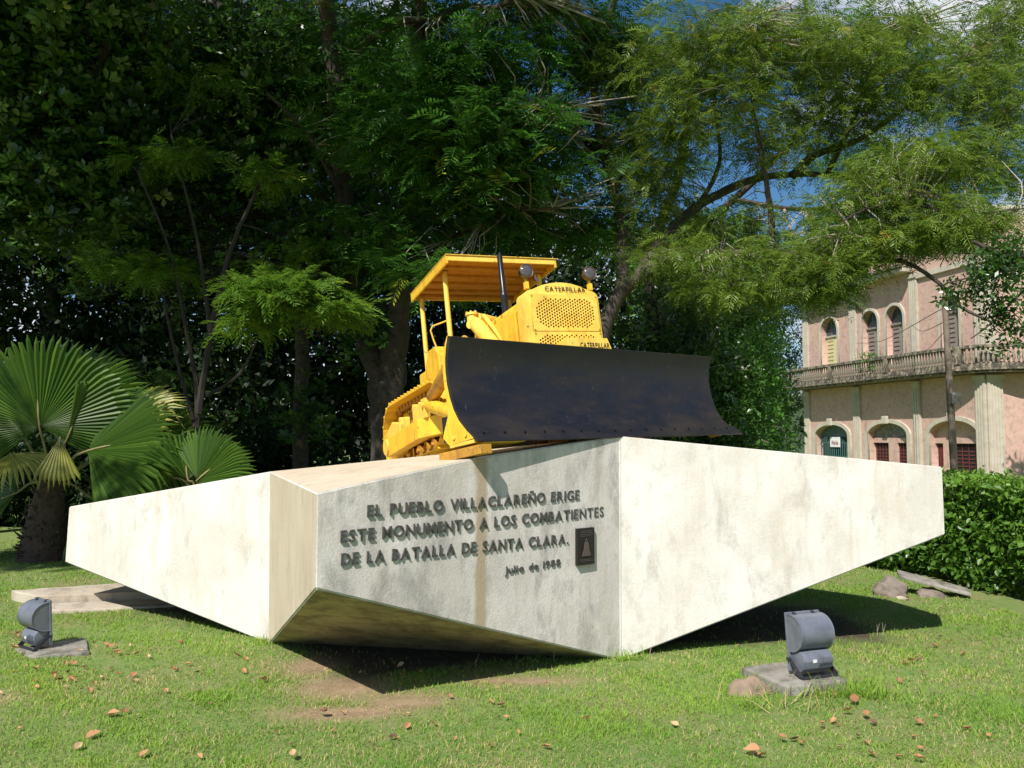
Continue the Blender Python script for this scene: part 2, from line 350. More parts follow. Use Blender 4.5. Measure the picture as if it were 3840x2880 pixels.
m_C = concrete('grey_stained_concrete', (.60, .55, .495), (.78, .725, .67), (.37, .345, .32), (.47, .40, .30), .5, (.48, .66), stripe=((cu_.x, cu_.y, 0), (Kt-MB0).dot(cu_)-.0))
m_tan = concrete('tan_concrete', (.56, .47, .34), (.63, .54, .40), (.42, .34, .24), (.47, .37, .25), .7, (.54, .7))
m_under = concrete('bounce_brown_underside', (.46, .38, .25), (.50, .42, .28), (.22, .18, .12), (.30, .24, .15), .4, (.45, .6))  # brown of light bounced onto the underside, put into the concrete colour
mon = tag(empty('concrete_monument', MB0), 'angular cream concrete monument plinth with raised lettering under the yellow bulldozer', 'monument')
b_ = MB(-MB0)
def poly(pts, mi): b_.add(pts, [tuple(range(len(pts)))], mi)
poly([TLt, TLb, Lb, Lt], 0); poly([Lt, Lb, Vb, Vt], 2); poly([Vt, Vb, Kb, Kt], 1); poly([Kt, Kb, Rb, Rt], 1)
poly([Rt, Rb, TRb, TRt], 0); poly([TRt, TRb, BTRb, BTR], 0); poly([BTR, BTRb, Brb, Br], 0); poly([Br, Brb, Bmb, Bm], 0); poly([Bm, Bmb, Blb, Bl], 0); poly([Bl, Blb, BTLb, BTL], 0); poly([BTL, BTLb, TLb, TLt], 0)
poly([Lt, Vt, Kt], 2); poly([Lt, Kt, Rt], 2); poly([TLt, Lt, Bl, BTL], 2); poly([Lt, Rt, Br], 2); poly([Lt, Br, Bl], 2); poly([Bl, Br, Bm], 2); poly([Rt, TRt, BTR], 2); poly([Rt, BTR, Br], 2)
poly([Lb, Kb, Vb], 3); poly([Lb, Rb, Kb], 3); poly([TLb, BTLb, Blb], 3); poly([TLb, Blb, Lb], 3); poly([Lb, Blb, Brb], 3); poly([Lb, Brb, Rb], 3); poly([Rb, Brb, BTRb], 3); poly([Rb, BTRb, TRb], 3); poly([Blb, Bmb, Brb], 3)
body = b_.build('body', [m_cream, m_C, m_tan, m_under], mon)
bm = bmesh.new(); bm.from_mesh(body.data); bmesh.ops.remove_doubles(bm, verts=bm.verts, dist=.0005); bmesh.ops.recalc_face_normals(bm, faces=bm.faces)
bmesh.ops.bevel(bm, geom=[e for e in bm.edges if len(e.link_faces) == 2 and e.calc_face_angle(0) > .35], offset=.009, segments=2, affect='EDGES'); bm.to_mesh(body.data); bm.free()
CP = lambda s, z: Vector((-1.092, 4.80, 0))+cu_*s+UZ*z+cn_*.004-MB0
for txt, s0, z0, s1, z1, h in (('EL PUEBLO VILLACLAREÑO ERIGE', .322, 1.138, 2.039, 1.159, .072), ('ESTE MONUMENTO A LOS COMBATIENTES', .150, 1.003, 2.282, 1.028, .072),
                               ('DE LA BATALLA DE SANTA CLARA.', .155, .874, 1.928, .858, .072), ('Julio de 1988', 1.356, .705, 1.851, .712, .050)):
    lettering(txt, m_letter, mon, CP(s0, z0)+cn_*.003, CP(s1, z1)+cn_*.003, cu_, UZ, cn_, h, depth=.05, bold=.008)
pq = MB(); pq.box((1.999, -.03, .699), (2.166, 0, .957))
MC = Matrix(((cu_.x, -cn_.x, 0, -1.092-MB0.x), (cu_.y, -cn_.y, 0, 4.80-MB0.y), (0, 0, 1, 0), (0, 0, 0, 1)))
o = pq.build('plaque', m_plaque, mon, bevel=.002); o.matrix_basis = MC
rb = MB(); bell = [(-.042, .762), (-.034, .785), (-.026, .80), (-.021, .83), (-.018, .85), (-.008, .862), (.008, .862), (.018, .85), (.021, .83), (.026, .80), (.034, .785), (.042, .762)]
rb.prism([(2.082+x, -.0305, z) for x, z in bell], (0, -.006, 0)); rb.tube([(2.074, -.034, .864), (2.074, -.034, .872), (2.082, -.034, .882), (2.090, -.034, .872), (2.090, -.034, .864)], .0025, 5)
rb.build('bell_relief', m_relief, o)
ln = MB()
for z, a, b in ((.935, 2.03, 2.13), (.924, 2.025, 2.14), (.911, 2.02, 2.145), (.900, 2.03, 2.13), (.735, 2.02, 2.12), (.725, 2.03, 2.145)):
    x = a
    while x < b: l = rnd.uniform(.006, .016); ln.box((x, -.0325, z), (x+l, -.0302, z+.004)); x += l+.004
ln.build('engraved_text_line', m_relief, o)

# ------------------------------------------------------------------ bulldozer
def rz(a): return Matrix.Rotation(a, 4, 'Z')
def rx(a): return Matrix.Rotation(a, 4, 'X')
def ry(a): return Matrix.Rotation(a, 4, 'Y')
DM = rz(R(24)) @ rx(-R(8.5)) @ ry(-R(2.8))
DO = Vector((.4051, 6.6, 2.5641)); DB = Vector((0, 1.1, -.965))
DK = 1.055; CAMP = Vector((0, 0, 1.6)); DO2 = CAMP+(DO-CAMP)*DK      # machine stands a little farther back than the blade's edge
DROOT = Matrix.Translation(DO2+(DM.to_3x3() @ DB)*DK) @ DM @ Matrix.Scale(DK, 4)
doz = tag(empty('bulldozer', (0, 0, 0), DROOT), 'old yellow crawler bulldozer with a wide black blade, perched on the concrete monument', 'bulldozer')
OFF = -DB
def D(): return MB(OFF)
# radiator shell + hood
def shell(y0, y1, hw, zb, zs, zc, rc=.06, n=6):
    pts = [(-hw, zb), (-hw, zs)]
    for i in range(1, n+1): a = math.pi/2*i/n; pts.append((-hw+rc*(1-math.cos(a))*1.2, zs+rc*math.sin(a)))
    x0 = pts[-1][0]; z0 = pts[-1][1]
    for i in range(1, 10): t = i/10; x = x0*(1-2*t); pts.append((x, z0+(zc-z0)*(1-(2*t-1)**2)))
    pts += [(-p[0], p[1]) for p in reversed(pts[:n+2])]
    return [(x, y0, z) for x, z in pts]
b = D(); b.prism(shell(0, 0, .325, -.55, .13, .253), (0, .16, 0)); b.build('radiator_shell', m_yel2, doz, True, .008)
b = D(); b.prism(shell(.16, 0, .305, -.42, .10, .222), (0, .95, 0)); b.build('hood', m_yel, doz, True, .006)
b = D(); b.prism([(-.312, .2, .07), (-.312, .86, .05), (-.312, .86, -.40), (-.312, .2, -.40)], (-.02, 0, 0)); sp_ = b.build('side_panel', m_yel, doz, bevel=.004)
b = D(); b.prism([(.312, .2, .07), (.312, .86, .05), (.312, .86, -.40), (.312, .2, -.40)], (.02, 0, 0)); b.build('side_panel', m_yel, doz, bevel=.004)
b = D()
for yy, z0, z1 in ((.42, .10, .13), (.56, .09, .12)): b.box((-.337, yy, z0-.02), (-.331, yy+.03, z1-.02))
b.build('panel_latch', m_yeldirty, sp_)
def hexholes(x0, x1, z0, z1, dx, dz, r, corner):
    hs = []; k = 0; z = z0
    while z <= z1+1e-6:
        x = x0+(dx/2 if k % 2 else 0)
        while x <= x1+1e-6:
            ex = min(x-x0, x1-x)/corner; ez = min(z-z0, z1-z)/corner
            if ex+ez >= 1 or corner == 0: hs.append([(x+r*math.cos(math.pi*2*i/8), z+r*math.sin(math.pi*2*i/8)) for i in range(8)])
            x += dx
        z += dz; k += 1
    return hs
def grille(z0, z1, hz0, hz1, corner):
    me = curve_plate([(-.285, z0), (.30, z0), (.30, z1), (-.285, z1)], hexholes(-.238, .258, hz0, hz1, .0425, .0122, .0088, corner), .012, 'grille')
    me.materials.clear(); me.materials.append(m_yel2)
    o = link('grille_panel', me, doz, m=Matrix.Translation(Vector((0, -.010, 0))+OFF) @ rx(math.pi/2)); return o
g1 = grille(-.145, .147, -.112, .108, .05); g2 = grille(-.330, -.151, -.292, -.182, .03)
b = D(); b.box((-.25, -.003, -.31), (.27, -.001, -.17)); b.box((-.25, -.003, -.125), (.27, -.001, .12)); b.build('radiator_core', m_darkhole, doz)
b = D()
for x in (-.275, .29):
    for z in (.135, -.135, -.165): b.tube([(x, -.016, z), (x, -.022, z)], .006, 6)
b.build('grille_bolts', m_yeldirty, doz)
lettering('CATERPILLAR', m_ink, doz, Vector((-.147, -.0085, .180))+OFF, Vector((.210, -.0085, .178))+OFF, Vector((1, 0, 0)), UZ, Vector((0, -1, 0)), .036, depth=.03, bold=.002)
# guard plate with lettering, in front of the lower right of the grille
b = D(); b.prism([(-.108, -.20, -.247), (.238, -.20, -.252), (.268, -.20, -.34), (-.108, -.20, -.34)], (0, .185, 0)); gp = b.build('front_guard', m_yel2, doz, bevel=.004)
lettering('CATERPILLAR', m_ink, gp, Vector((-.005, -.2025, -.322))+OFF, Vector((.246, -.2025, -.330))+OFF, Vector((1, 0, 0)), UZ, Vector((0, -1, 0)), .040, depth=.03, bold=.002)
# headlights
for sx in (-.285, .278):
    b = D(); b.tube([(sx, .09, .335), (sx, .06, .335), (sx, .02, .335), (sx, -.005, .335)], [.02, .043, .053, .055], 20)
    hl = b.build('headlight', m_rusty if sx > 0 else m_black, doz, True)
    b = D(); b.tube([(sx, -.004, .335), (sx, -.010, .335), (sx, -.014, .335)], [.049, .043, .02], 20); b.build('lens', m_lens, hl, True)
    b = D(); b.tube([(sx+0.053*math.cos(a*math.pi/12), -.006, .335+.053*math.sin(a*math.pi/12)) for a in range(25)], .0045, 6); b.build('rim', m_rusty, hl, True)
    b = D(); b.box((sx-.014, .01, .20), (sx+.014, .05, .255)); b.tube([(sx, .03, .25), (sx, .03, .29)], .012, 8); b.build('bracket', m_yel, hl)
# exhaust
b = D(); b.tube([(-.20, .64, .15), (-.20, .64, .30), (-.20, .64, .33), (-.20, .64, .345), (-.20, .64, .36), (-.20, .64, .70)], [.028, .028, .036, .036, .025, .024], 14)
b.build('exhaust_stack', m_black, doz, True)
# left cylinder and pump beside the hood
b = D(); b.tube([(-.41, .82, .16), (-.405, .79, .12), (-.36, .55, -.14), (-.345, .45, -.27)], [.045, .064, .064, .06], 16); b.tube([(-.345, .45, -.27), (-.33, .36, -.40)], .024, 10)
b.build('lift_cylinder', m_yel2, doz, True)
b = D(); b.tube([(.41, .82, .16), (.405, .79, .12), (.36, .55, -.14), (.345, .45, -.27)], [.045, .064, .064, .06], 16); b.build('lift_cylinder', m_yel2, doz, True)
b = D(); b.tube([(-.40, .90, .17), (-.40, .90, .235)], .045, 12); b.tube([(-.40, .90, .235), (-.40, .90, .255)], .056, 12); b.tube([(-.46, .82, .135), (-.385, .86, .135)], .038, 12)
for i in range(6): a = i*math.pi/3; b.tube([(-.40+.044*math.cos(a), .90+.044*math.sin(a), .255), (-.40+.044*math.cos(a), .90+.044*math.sin(a), .267)], .008, 6)
b.tube([(-.36, .9, .21), (-.25, .98, .22), (-.12, 1.06, .22)], .05, 12)
b.build('hydraulic_pump', m_yel2, doz, True)
b = D(); b.tube([(-.355, .74, .19), (-.325, .52, -.06), (-.31, .3, -.3)], .018, 8); b.build('hydraulic_pipe', m_yel2, doz, True)
# dash, seat, fuel tank, fenders, floor
b = D(); b.prism([(-.30, 1.11, -.4), (-.30, 1.11, .20), (-.26, 1.2, .22), (-.26, 1.24, -.4)], (.58, 0, 0)); b.build('dashboard', m_yel, doz, bevel=.01)
b = D(); b.box((-.28, 1.62, -.30), (.28, 1.95, -.18)); b.box((-.28, 1.93, -.18), (.28, 2.02, .12)); b.build('seat', m_black, doz, bevel=.02)
b = D(); b.box((-.45, 2.03, -.5), (.45, 2.30, .02)); b.build('fuel_tank', m_yel, doz, bevel=.03)
b = D(); b.box((-.60, 1.1, -.5), (.60, 2.02, -.36)); b.build('floor_plate', m_yeldirty, doz, bevel=.01)
for s in (-1, 1):
    b = D(); b.prism([(s*.64, 1.15, -.34), (s*.64, 1.17, -.04), (s*.64, 1.25, .05), (s*.64, 1.42, .05), (s*.64, 1.52, -.06), (s*.64, 1.60, -.34)], (-s*.26, 0, 0)); b.build('fender_box', m_yel, doz, bevel=.012)
# levers
b = D(); b.tube([(-.55, 1.42, .06), (-.58, 1.42, .16), (-.605, 1.4, .235), (-.585, 1.4, .275), (-.50, 1.4, .305), (-.43, 1.42, .335)], .008, 8); b.build('control_lever', m_yel2, doz, True)
b = D(); b.tube([(-.1, 1.35, -.2), (-.12, 1.36, .18)], .009, 6); b.build('control_lever', m_yel2, doz)
b = D(); b.tube([(.08, 1.35, -.2), (.07, 1.36, .20)], .009, 6); b.build('control_lever', m_yel2, doz)
# canopy
RT = Matrix.Translation(Vector((0, 1.0, .79))) @ rx(-R(2.2))
def canopy_box(bb, a, c): bb.box(a, c, M=RT)
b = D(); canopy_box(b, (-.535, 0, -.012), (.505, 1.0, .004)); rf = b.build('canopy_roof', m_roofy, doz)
def pl(nm, a, c, mt=m_yel): bb = D(); canopy_box(bb, a, c); return bb.build(nm, mt, doz, bevel=.003)
pl('roof_edge', (-.545, -.018, -.035), (.515, -.001, .014), m_yel2); pl('roof_edge', (-.545, 1.001, -.045), (.515, 1.018, .012))
pl('roof_edge', (-.556, -.018, -.062), (-.537, 1.02, .010)); pl('roof_edge', (.507, -.018, -.062), (.526, 1.02, .010))
pl('roof_sheet', (-.56, -.03, .0145), (.53, 1.025, .021), m_yel2)
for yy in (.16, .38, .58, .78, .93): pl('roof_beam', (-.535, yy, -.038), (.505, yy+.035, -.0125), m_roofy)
for (x, y, zb_) in ((-.478, 1.25, -.34), (.47, 1.25, -.34), (-.472, 1.95, -.36), (.465, 1.95, -.36)):
    b = D(); zt = .74 if y < 1.5 else .70; b.tube([(x, y, zb_), (x, y, zt)], .023, 12); p = b.build('canopy_post', m_yel2, doz, True)
    b = D(); b.box((x-.03, y-.012, zt-.03), (x+.03, y+.012, zt+.03)); b.build('post_bracket', m_yeldirty, p); b = D(); b.box((x-.035, y-.035, zb_-.002), (x+.035, y+.035, zb_+.012)); b.build('post_foot', m_yeldirty, p)
b = D(); b.tube([(.33, 1.05, .62), (.33, 1.02, .62)], [.014, .02], 12); b.tube([(.33, 1.05, .62), (.33, 1.06, .72)], .006, 6); b.build('work_lamp', m_lens, doz, True)
# tracks
RS = (1.71, -.662, .272); FI = (.63, -.668, .262)
def track_path(step):
    pts = []
    def arc(c, a0, a1, n): return [(c[0]+c[2]*math.cos(a0+(a1-a0)*i/n), c[1]+c[2]*math.sin(a0+(a1-a0)*i/n)) for i in range(n+1)]
    dense = arc(RS, -math.pi/2, math.pi/2, 24)+arc(FI, math.pi/2, 3*math.pi/2, 24)+[(RS[0], RS[1]-RS[2])]
    L = [0]
    for a, c in zip(dense, dense[1:]): L.append(L[-1]+math.dist(a, c))
    n = round(L[-1]/step); res = []
    for k in range(n):
        t = L[-1]*k/n; i = max(j for j in range(len(L)) if L[j] <= t+1e-9); i = min(i, len(dense)-2); f = (t-L[i])/max(1e-9, L[i+1]-L[i])
        a, c = dense[i], dense[i+1]; res.append((a[0]+(c[0]-a[0])*f, a[1]+(c[1]-a[1])*f, math.atan2(c[1]-a[1], c[0]-a[0])))
    return res
sh = MB(); sh.box((-.165, -.047, .0), (.165, .047, .012)); sh.box((-.165, -.047, .012), (.165, -.035, .036)); sho = sh.build('track_shoe', m_yel, None); sh_me = sho.data; bpy.data.objects.remove(sho)
lk = MB(); lk.box((-.06, -.052, -.050), (-.035, .052, -.002)); lk.box((.035, -.052, -.050), (.06, .052, -.002)); lk.tube([(-.07, .03, -.026), (.07, .03, -.026)], .017, 8); lko = lk.build('track_link', m_yeldirty, None); lk_me = lko.data; bpy.data.objects.remove(lko)
for s in (-1, 1):
    cx = s*.785
    b = D(); b.box((cx-.07, .62, -.80), (cx+.07, 1.72, -.62)); b.prism([(cx-.09, 1.5, -.85), (cx-.09, 1.9, -.80), (cx-.09, 1.85, -.55), (cx-.09, 1.45, -.60)], (.18, 0, 0))
    tf = b.build('track_frame', m_yeldirty, doz, bevel=.01)
    for (y, z, a) in track_path(.0955):
        # outward normal: path goes rear->top->front->bottom ; tangent angle a, outward = right-hand side
        nrm = Vector((0, math.sin(a), -math.cos(a))); tng = Vector((0, math.cos(a), math.sin(a))); xx = Vector((1, 0, 0))
        m = Matrix(((1, 0, 0, cx), (0, tng.y, nrm.y, y), (0, tng.z, nrm.z, z), (0, 0, 0, 1))); m.translation = Vector((cx, y, z))+OFF
        link('track_shoe', sh_me, tf, m=m); link('track_link', lk_me, tf, m=m)
    def wheel(nm, y, z, r, wd, teeth=0, mt=m_yel):
        b = D(); b.tube([(cx-wd, y, z), (cx+wd, y, z)], r, 24); b.tube([(cx-wd-.02, y, z), (cx+wd+.02, y, z)], r*.35, 14)
        for i in range(teeth):
            a = 2*math.pi*i/teeth; M_ = Matrix.Translation((cx, y, z)) @ rx(a); b.box((-wd*.6, -.016, r-.01), (wd*.6, .016, r+.03), M=M_)
        b.build(nm, mt, tf, True)
    wheel('sprocket', RS[0], RS[1], .20, .022, 18); wheel('idler', FI[0], FI[1], .205, .03)
    for y in (.93, 1.12, 1.31, 1.5): wheel('track_roller', y, -.855, .055, .055, 0, m_yeldirty)
    for y in (.98, 1.38): wheel('carrier_roller', y, -.485, .045, .05, 0, m_yel)
    b = D()
    for y in (.95, 1.35): b.box((cx-.05, y+.03, -.63), (cx+.02, y+.14, -.47))
    b.build('roller_bracket', m_yeldirty, tf, bevel=.005)
    xo = s*.93
    for y, z in ((1.42, -.56), (1.28, -.58), (1.02, -.52), (.86, -.53)): b = D(); b.box((xo-.02, y, -.80), (xo+.02, y+.045, z)); b.tube([(xo-.021, y+.0225, z), (xo+.021, y+.0225, z)], .0225, 10); b.build('frame_lug', m_yel2, tf)
    b = D(); b.prism([(s*.90, 1.38, -.60), (s*.90, 1.62, -.55), (s*.90, 1.80, -.62), (s*.90, 1.84, -.80), (s*.90, 1.78, -.90), (s*.90, 1.70, -.76), (s*.90, 1.58, -.90), (s*.90, 1.42, -.80)], (s*.07, 0, 0)); b.build('final_drive_guard', m_yel2, tf, bevel=.012)
# main case between tracks
b = D(); b.box((-.50, .2, -.80), (.50, 2.0, -.42)); b.build('chassis', m_yeldirty, doz, bevel=.02)
# C-frame
def beam(pts, z0, z1, th, nm, mt):
    b = D(); P = [Vector((x, y, 0)) for x, y in pts]; L_ = []; R_ = []
    for i, p in enumerate(P):
        t = (P[min(i+1, len(P)-1)]-P[max(i-1, 0)]).normalized(); n = Vector((t.y, -t.x, 0))*th/2; L_.append(p+n); R_.append(p-n)
    vs = []; fs = []
    for i, (l, r_) in enumerate(zip(L_, R_)):
        dz = .03*max(0, 1-i)  # slightly lower at the rear
        vs += [(l.x, l.y, z0-dz), (r_.x, r_.y, z0-dz), (r_.x, r_.y, z1-dz), (l.x, l.y, z1-dz)]
    for i in range(len(P)-1):
        for j in range(4): fs.append((i*4+j, i*4+(j+1) % 4, (i+1)*4+(j+1) % 4, (i+1)*4+j))
    fs += [(3, 2, 1, 0), tuple(len(vs)-4+j for j in range(4))]; b.add(vs, fs)
    return b.build(nm, mt, doz, bevel=.006)
for s in (-1, 1):
    cf = beam([(s*1.03, 1.50), (s*1.03, .60), (s*.86, .24), (s*.50, -.02), (s*.0, -.14)], -.845, -.695, .09, 'push_beam', m_yel)
    b = D(); b.tube([(s*.9, 1.47, -.79), (s*1.09, 1.47, -.79)], .07, 14); b.build('trunnion', m_yel2, cf, True)
# blade (its own slightly angled frame)
BM = DROOT.inverted() @ (Matrix.Translation(DO+(DM.to_3x3() @ Vector((.315, -.195, -1.0068)))) @ DM @ rz(R(18.4)) @ ry(-R(1.09)))
def old2new(v): return DROOT.inverted() @ (DO+DM.to_3x3() @ v)-OFF
def Bp(bb, nm, mt, parent=doz, **k): o = bb.build(nm, mt, None, **k); o.parent = parent; o.matrix_basis = BM if parent is doz else Matrix(); return o
prof = [(.150, .71), (.180, .64), (.203, .56), (.213, .48), (.212, .39), (.198, .30), (.172, .215), (.130, .135), (.070, .065), (.0, .0)]
HB = 1.495
b = MB(); n = len(prof); nseg = 8
def prw(t, y, z): return (t*HB, y, z)
vs = []; fs = []
for k in range(nseg+1):
    t = -1+2*k/nseg
    vs += [prw(t, y, z) for y, z in prof]
for k in range(nseg):
    for i in range(n-1): fs.append((k*n+i, (k+1)*n+i, (k+1)*n+i+1, k*n+i+1))
vb = [(x, y+.028, z+.012) for x, y, z in vs]; N0 = len(vs)
fs += [tuple(i+N0 for i in reversed(f)) for f in fs]
for k in range(nseg): fs.append((k*n, k*n+N0, (k+1)*n+N0, (k+1)*n)); fs.append((k*n+n-1, (k+1)*n+n-1, (k+1)*n+n-1+N0, k*n+n-1+N0))
for i in range(n-1): fs.append((i, i+1, i+1+N0, i+N0)); e = nseg*n; fs.append((e+i, e+i+N0, e+i+1+N0, e+i+1))
b.add(vs+vb, fs); blade = Bp(b, 'blade', m_blade, smooth=True)
for s in (-1, 1):                                      # yellow end plates following the curve
    b = MB(); f_ = [(y+.029, z+.012) for y, z in prof]; back = [(.28, .0), (.34, .06), (.31, .12), (.262, .20), (.262, .30), (.270, .40), (.268, .50), (.252, .58), (.225, .66), (.185, .724)]
    b.prism([(s*(HB+.002), y, z) for y, z in f_+back], (-s*.016, 0, 0)); b.build('end_plate', m_yel, blade, bevel=.002)
b = MB(); b.box((-HB, .03, -.016), (-HB+.45, .28, .006)); b.build('bottom_flange', m_yel2, blade, bevel=.002)
b = MB(); b.prism([(-HB+.02, .25, .60), (-HB+.02, .215, .70), (-HB+.02, .25, .70), (-HB+.02, .27, .60)], (2*HB-.04, 0, 0)); b.build('top_rib', m_black, blade)
b = MB(); b.prism([(-HB+.02, .20, .03), (-HB+.02, .26, .20), (-HB+.02, .36, .20), (-HB+.02, .36, .03)], (2*HB-.04, 0, 0)); b.build('bottom_rib', m_black, blade)
b = MB(); b.prism([(-HB-.004, .078, .072), (-HB-.004, .062, .066), (-HB-.004, -.012, -.012), (-HB-.004, .004, -.016)], (2*HB+.06, 0, 0)); b.build('cutting_edge', m_blade, blade, bevel=.002)
for i in range(16):
    x = -HB+.09+i*(2*HB-.2)/15; b = MB(); b.tube([(x, .036, .050), (x, .031, .055)], .009, 8); b.build('edge_bolt', m_black, blade)
for s in (-1, 1):
    for y in (.10, .22):
        b = MB(); b.tube([(s*HB, y, .045), (s*(HB+.012), y, .045)], .013, 8); b.build('plate_bolt', m_yel2, blade)
b = MB(); b.box((-HB-.004, -.03, -.095), (-HB+.09, .40, -.034)); b.build('skid_shoe', m_yeldirty, blade, bevel=.004)
b = MB(); b.box((HB-1.75, .16, -.06), (HB-1.5, .42, -.014)); b.build('skid_shoe', m_yeldirty, blade, bevel=.004)
# braces from push beam to blade
for s in (-1, 1):
    pv = Vector((s*1.0, .50, -.60))
    if s < 0: top = Vector((-.97, -.30, -.28)); low = Vector((-.98, -.28, -.84))
    else: top = Vector((1.30, .44, -.36)); low = Vector((1.30, .46, -.86))
    top = old2new(top); low = old2new(low)
    b = D(); q = pv.lerp(top, .10); b.tube([pv, q, pv.lerp(top, .14), pv.lerp(top, .86), pv.lerp(top, .92), top], [.025, .025, .05, .05, .025, .025], 12); b.build('upper_brace', m_yeldirty, doz, True)
    b = D(); b.tube([pv, pv.lerp(low, .1), pv.lerp(low, .8), low], [.045, .052, .048, .03], 12); b.build('lower_brace', m_yel, doz, True)
    b = D(); b.box((pv.x-.045, pv.y-.04, -.70), (pv.x-.025, pv.y+.05, -.55)); b.box((pv.x+.025, pv.y-.04, -.70), (pv.x+.045, pv.y+.05, -.55)); b.tube([pv-Vector((.06, 0, 0)), pv+Vector((.06, 0, 0))], .02, 8); b.build('brace_bracket', m_yel2, doz)

# ------------------------------------------------------------------ floodlights, slabs, stones
def floodlight(loc, yaw, tilt, sc, label):
    root = empty('floodlight', loc, rz(yaw)); root.scale = (sc,)*3
    tag(root, label, 'floodlight', 'floodlights aimed at the monument')
    T = Matrix.Translation((0, 0, .10)) @ rx(tilt)
    def P(x, y, z): return T @ Vector((x, y, z))
    W_ = .15
    prof_ = [(0, .075)]+[(-.02-.150*math.sin(math.pi*i/16), .215-.140*math.cos(math.pi*i/16)) for i in range(0, 17)]+[(0, .355)]
    b = MB(); b.prism([P(-W_, y, z) for y, z in prof_], T.to_3x3() @ Vector((2*W_, 0, 0))); b.build('reflector_housing', m_flood, root, True)
    for s in (-1, 1):
        b = MB(); b.tube([P(s*(W_+.001), y, z) for y, z in prof_], .0045, 6); b.build('housing_seam', m_flood, root, True)
    prof2 = [(0, -.075), (-.09, -.075), (-.135, -.045), (-.150, .01), (-.135, .055), (-.10, .088), (0, .088)]
    b = MB(); b.prism([P(-W_*.92, y, z) for y, z in prof2], T.to_3x3() @ Vector((2*W_*.92, 0, 0))); gb = b.build('gear_box', m_flood, root, True, .004)
    for i in range(9):
        x = W_*.75-i*.014; b = MB(); b.prism([P(x, -.134, -.045), P(x, -.160, -.0), P(x, -.155, .03), P(x, -.13, .055)], T.to_3x3() @ Vector((.005, 0, 0))); b.build('cooling_fin', m_flood, gb)
    b = MB(); b.box((-.055, -.152, .0), (-.02, -.147, .025), M=T); b.build('sticker', m_foil, gb)
    b = MB(); b.box((-W_-.012, 0, -.075), (W_+.012, .022, .372), M=T); fr = b.build('front_frame', m_flood, root, bevel=.004)
    b = MB(); b.box((-W_+.01, .0225, .07), (W_-.01, .026, .355), M=T); b.build('glass', m_lens, fr)
    for x in (-.09, .09):
        b = MB(); b.prism([P(x-.012, .024, .374), P(x-.012, .0, .378), P(x-.012, -.055, .335), P(x-.012, -.06, .325), P(x-.012, .0, .362)], T.to_3x3() @ Vector((.024, 0, 0))); b.build('clip', m_flooddark, root)
    b = MB()
    for s in (-1, 1):
        x = s*(W_+.018); b.prism([(x, .02, .13), (x, -.02, .135), (x, -.165, .022), (x, -.16, .0), (x, -.12, .0)], (-s*.006, 0, 0))
    b.box((-W_-.018, -.165, .0), (W_+.018, -.12, .008)); b.build('mounting_bracket', m_flooddark, root)
    for s in (-1, 1):
        b = MB(); b.tube([(s*(W_+.0), 0, .12), (s*(W_+.032), 0, .12)], .014, 8); b.build('pivot_bolt', m_flooddark, root)
    return root
floodlight((1.93, 5.70, .062), R(20.4), R(-5), .83, 'larger grey floodlight on the speckled slab at the right, in front of the plinth')
floodlight((-3.56, 6.58, .022), R(-36.9), R(3), .75, 'smaller grey floodlight on the thin slab at the left edge of the lawn')
for (root_, pts) in ((bpy.data.objects['floodlight'], [(.10, -.02, .02), (.22, .03, .008), (.30, .16, -.01), (.34, .40, -.06)]), (bpy.data.objects['floodlight.001'], [(-.10, -.02, .02), (-.24, .02, .006), (-.40, .14, -.03)])):
    b = MB(); b.tube(catmull(pts, 5), .006, 6); b.build('cable', m_wire, root_, True)
def slab(name, pts, z0, h, mt, label, cat='slab', bev=.01, tiltz=None):
    c = sum((Vector((*p, 0)) for p in pts), Vector())/len(pts); b = MB((-c.x, -c.y, -z0)); n = len(pts)
    vs = []
    fine = []
    for i in range(n):
        a = Vector((*pts[i], 0)); d = Vector((*pts[(i+1) % n], 0)); k = max(2, int((d-a).length/.12))
        for j in range(k):
            p = a.lerp(d, j/k); fine.append(p+Vector((rnd.uniform(-.008, .008), rnd.uniform(-.008, .008), 0)) if j else p)
    tz = tiltz or (lambda x, y: 0)
    b.prism([(p.x, p.y, z0) for p in fine], (0, 0, .001)); m_ = len(fine)
    b.v = [tuple(Vector((p.x, p.y, z0))-Vector((c.x, c.y, z0))) for p in fine]+[tuple(Vector((p.x, p.y, z0+h+tz(p.x, p.y)+rnd.uniform(-.003, .003)))-Vector((c.x, c.y, z0))) for p in fine]
    o = b.build(name, mt, None, bevel=bev); o.location = (c.x, c.y, z0); return tag(o, label, cat)
slab('concrete_slab', [(1.54, 5.84), (1.70, 5.40), (1.90, 5.44), (2.13, 5.53), (2.08, 5.80), (1.99, 5.99), (1.74, 5.94)], -.05, .11, m_slab, 'thick grey speckled concrete slab beneath the right-hand floodlight', bev=.012)
slab('concrete_slab', [(-3.74, 6.52), (-3.46, 6.26), (-3.12, 6.42), (-3.38, 6.86)], -.03, .05, m_slab, 'thin grey concrete slab beneath the left-hand floodlight')
slab('kerb_step', [(-4.95, 8.55), (-4.55, 8.25), (-2.2, 8.85), (-2.25, 9.35), (-4.0, 9.0)], -.03, .12, m_slabtan, 'low tan concrete step on the grass behind the left wing of the plinth', 'step')
slab('path_slab', [(-4.62, 8.10), (-4.45, 7.85), (-2.3, 8.35), (-2.2, 8.80), (-4.52, 8.22)], -.03, .05, m_slabtan, 'lighter flat paving strip along the foot of the tan concrete step', 'paving')
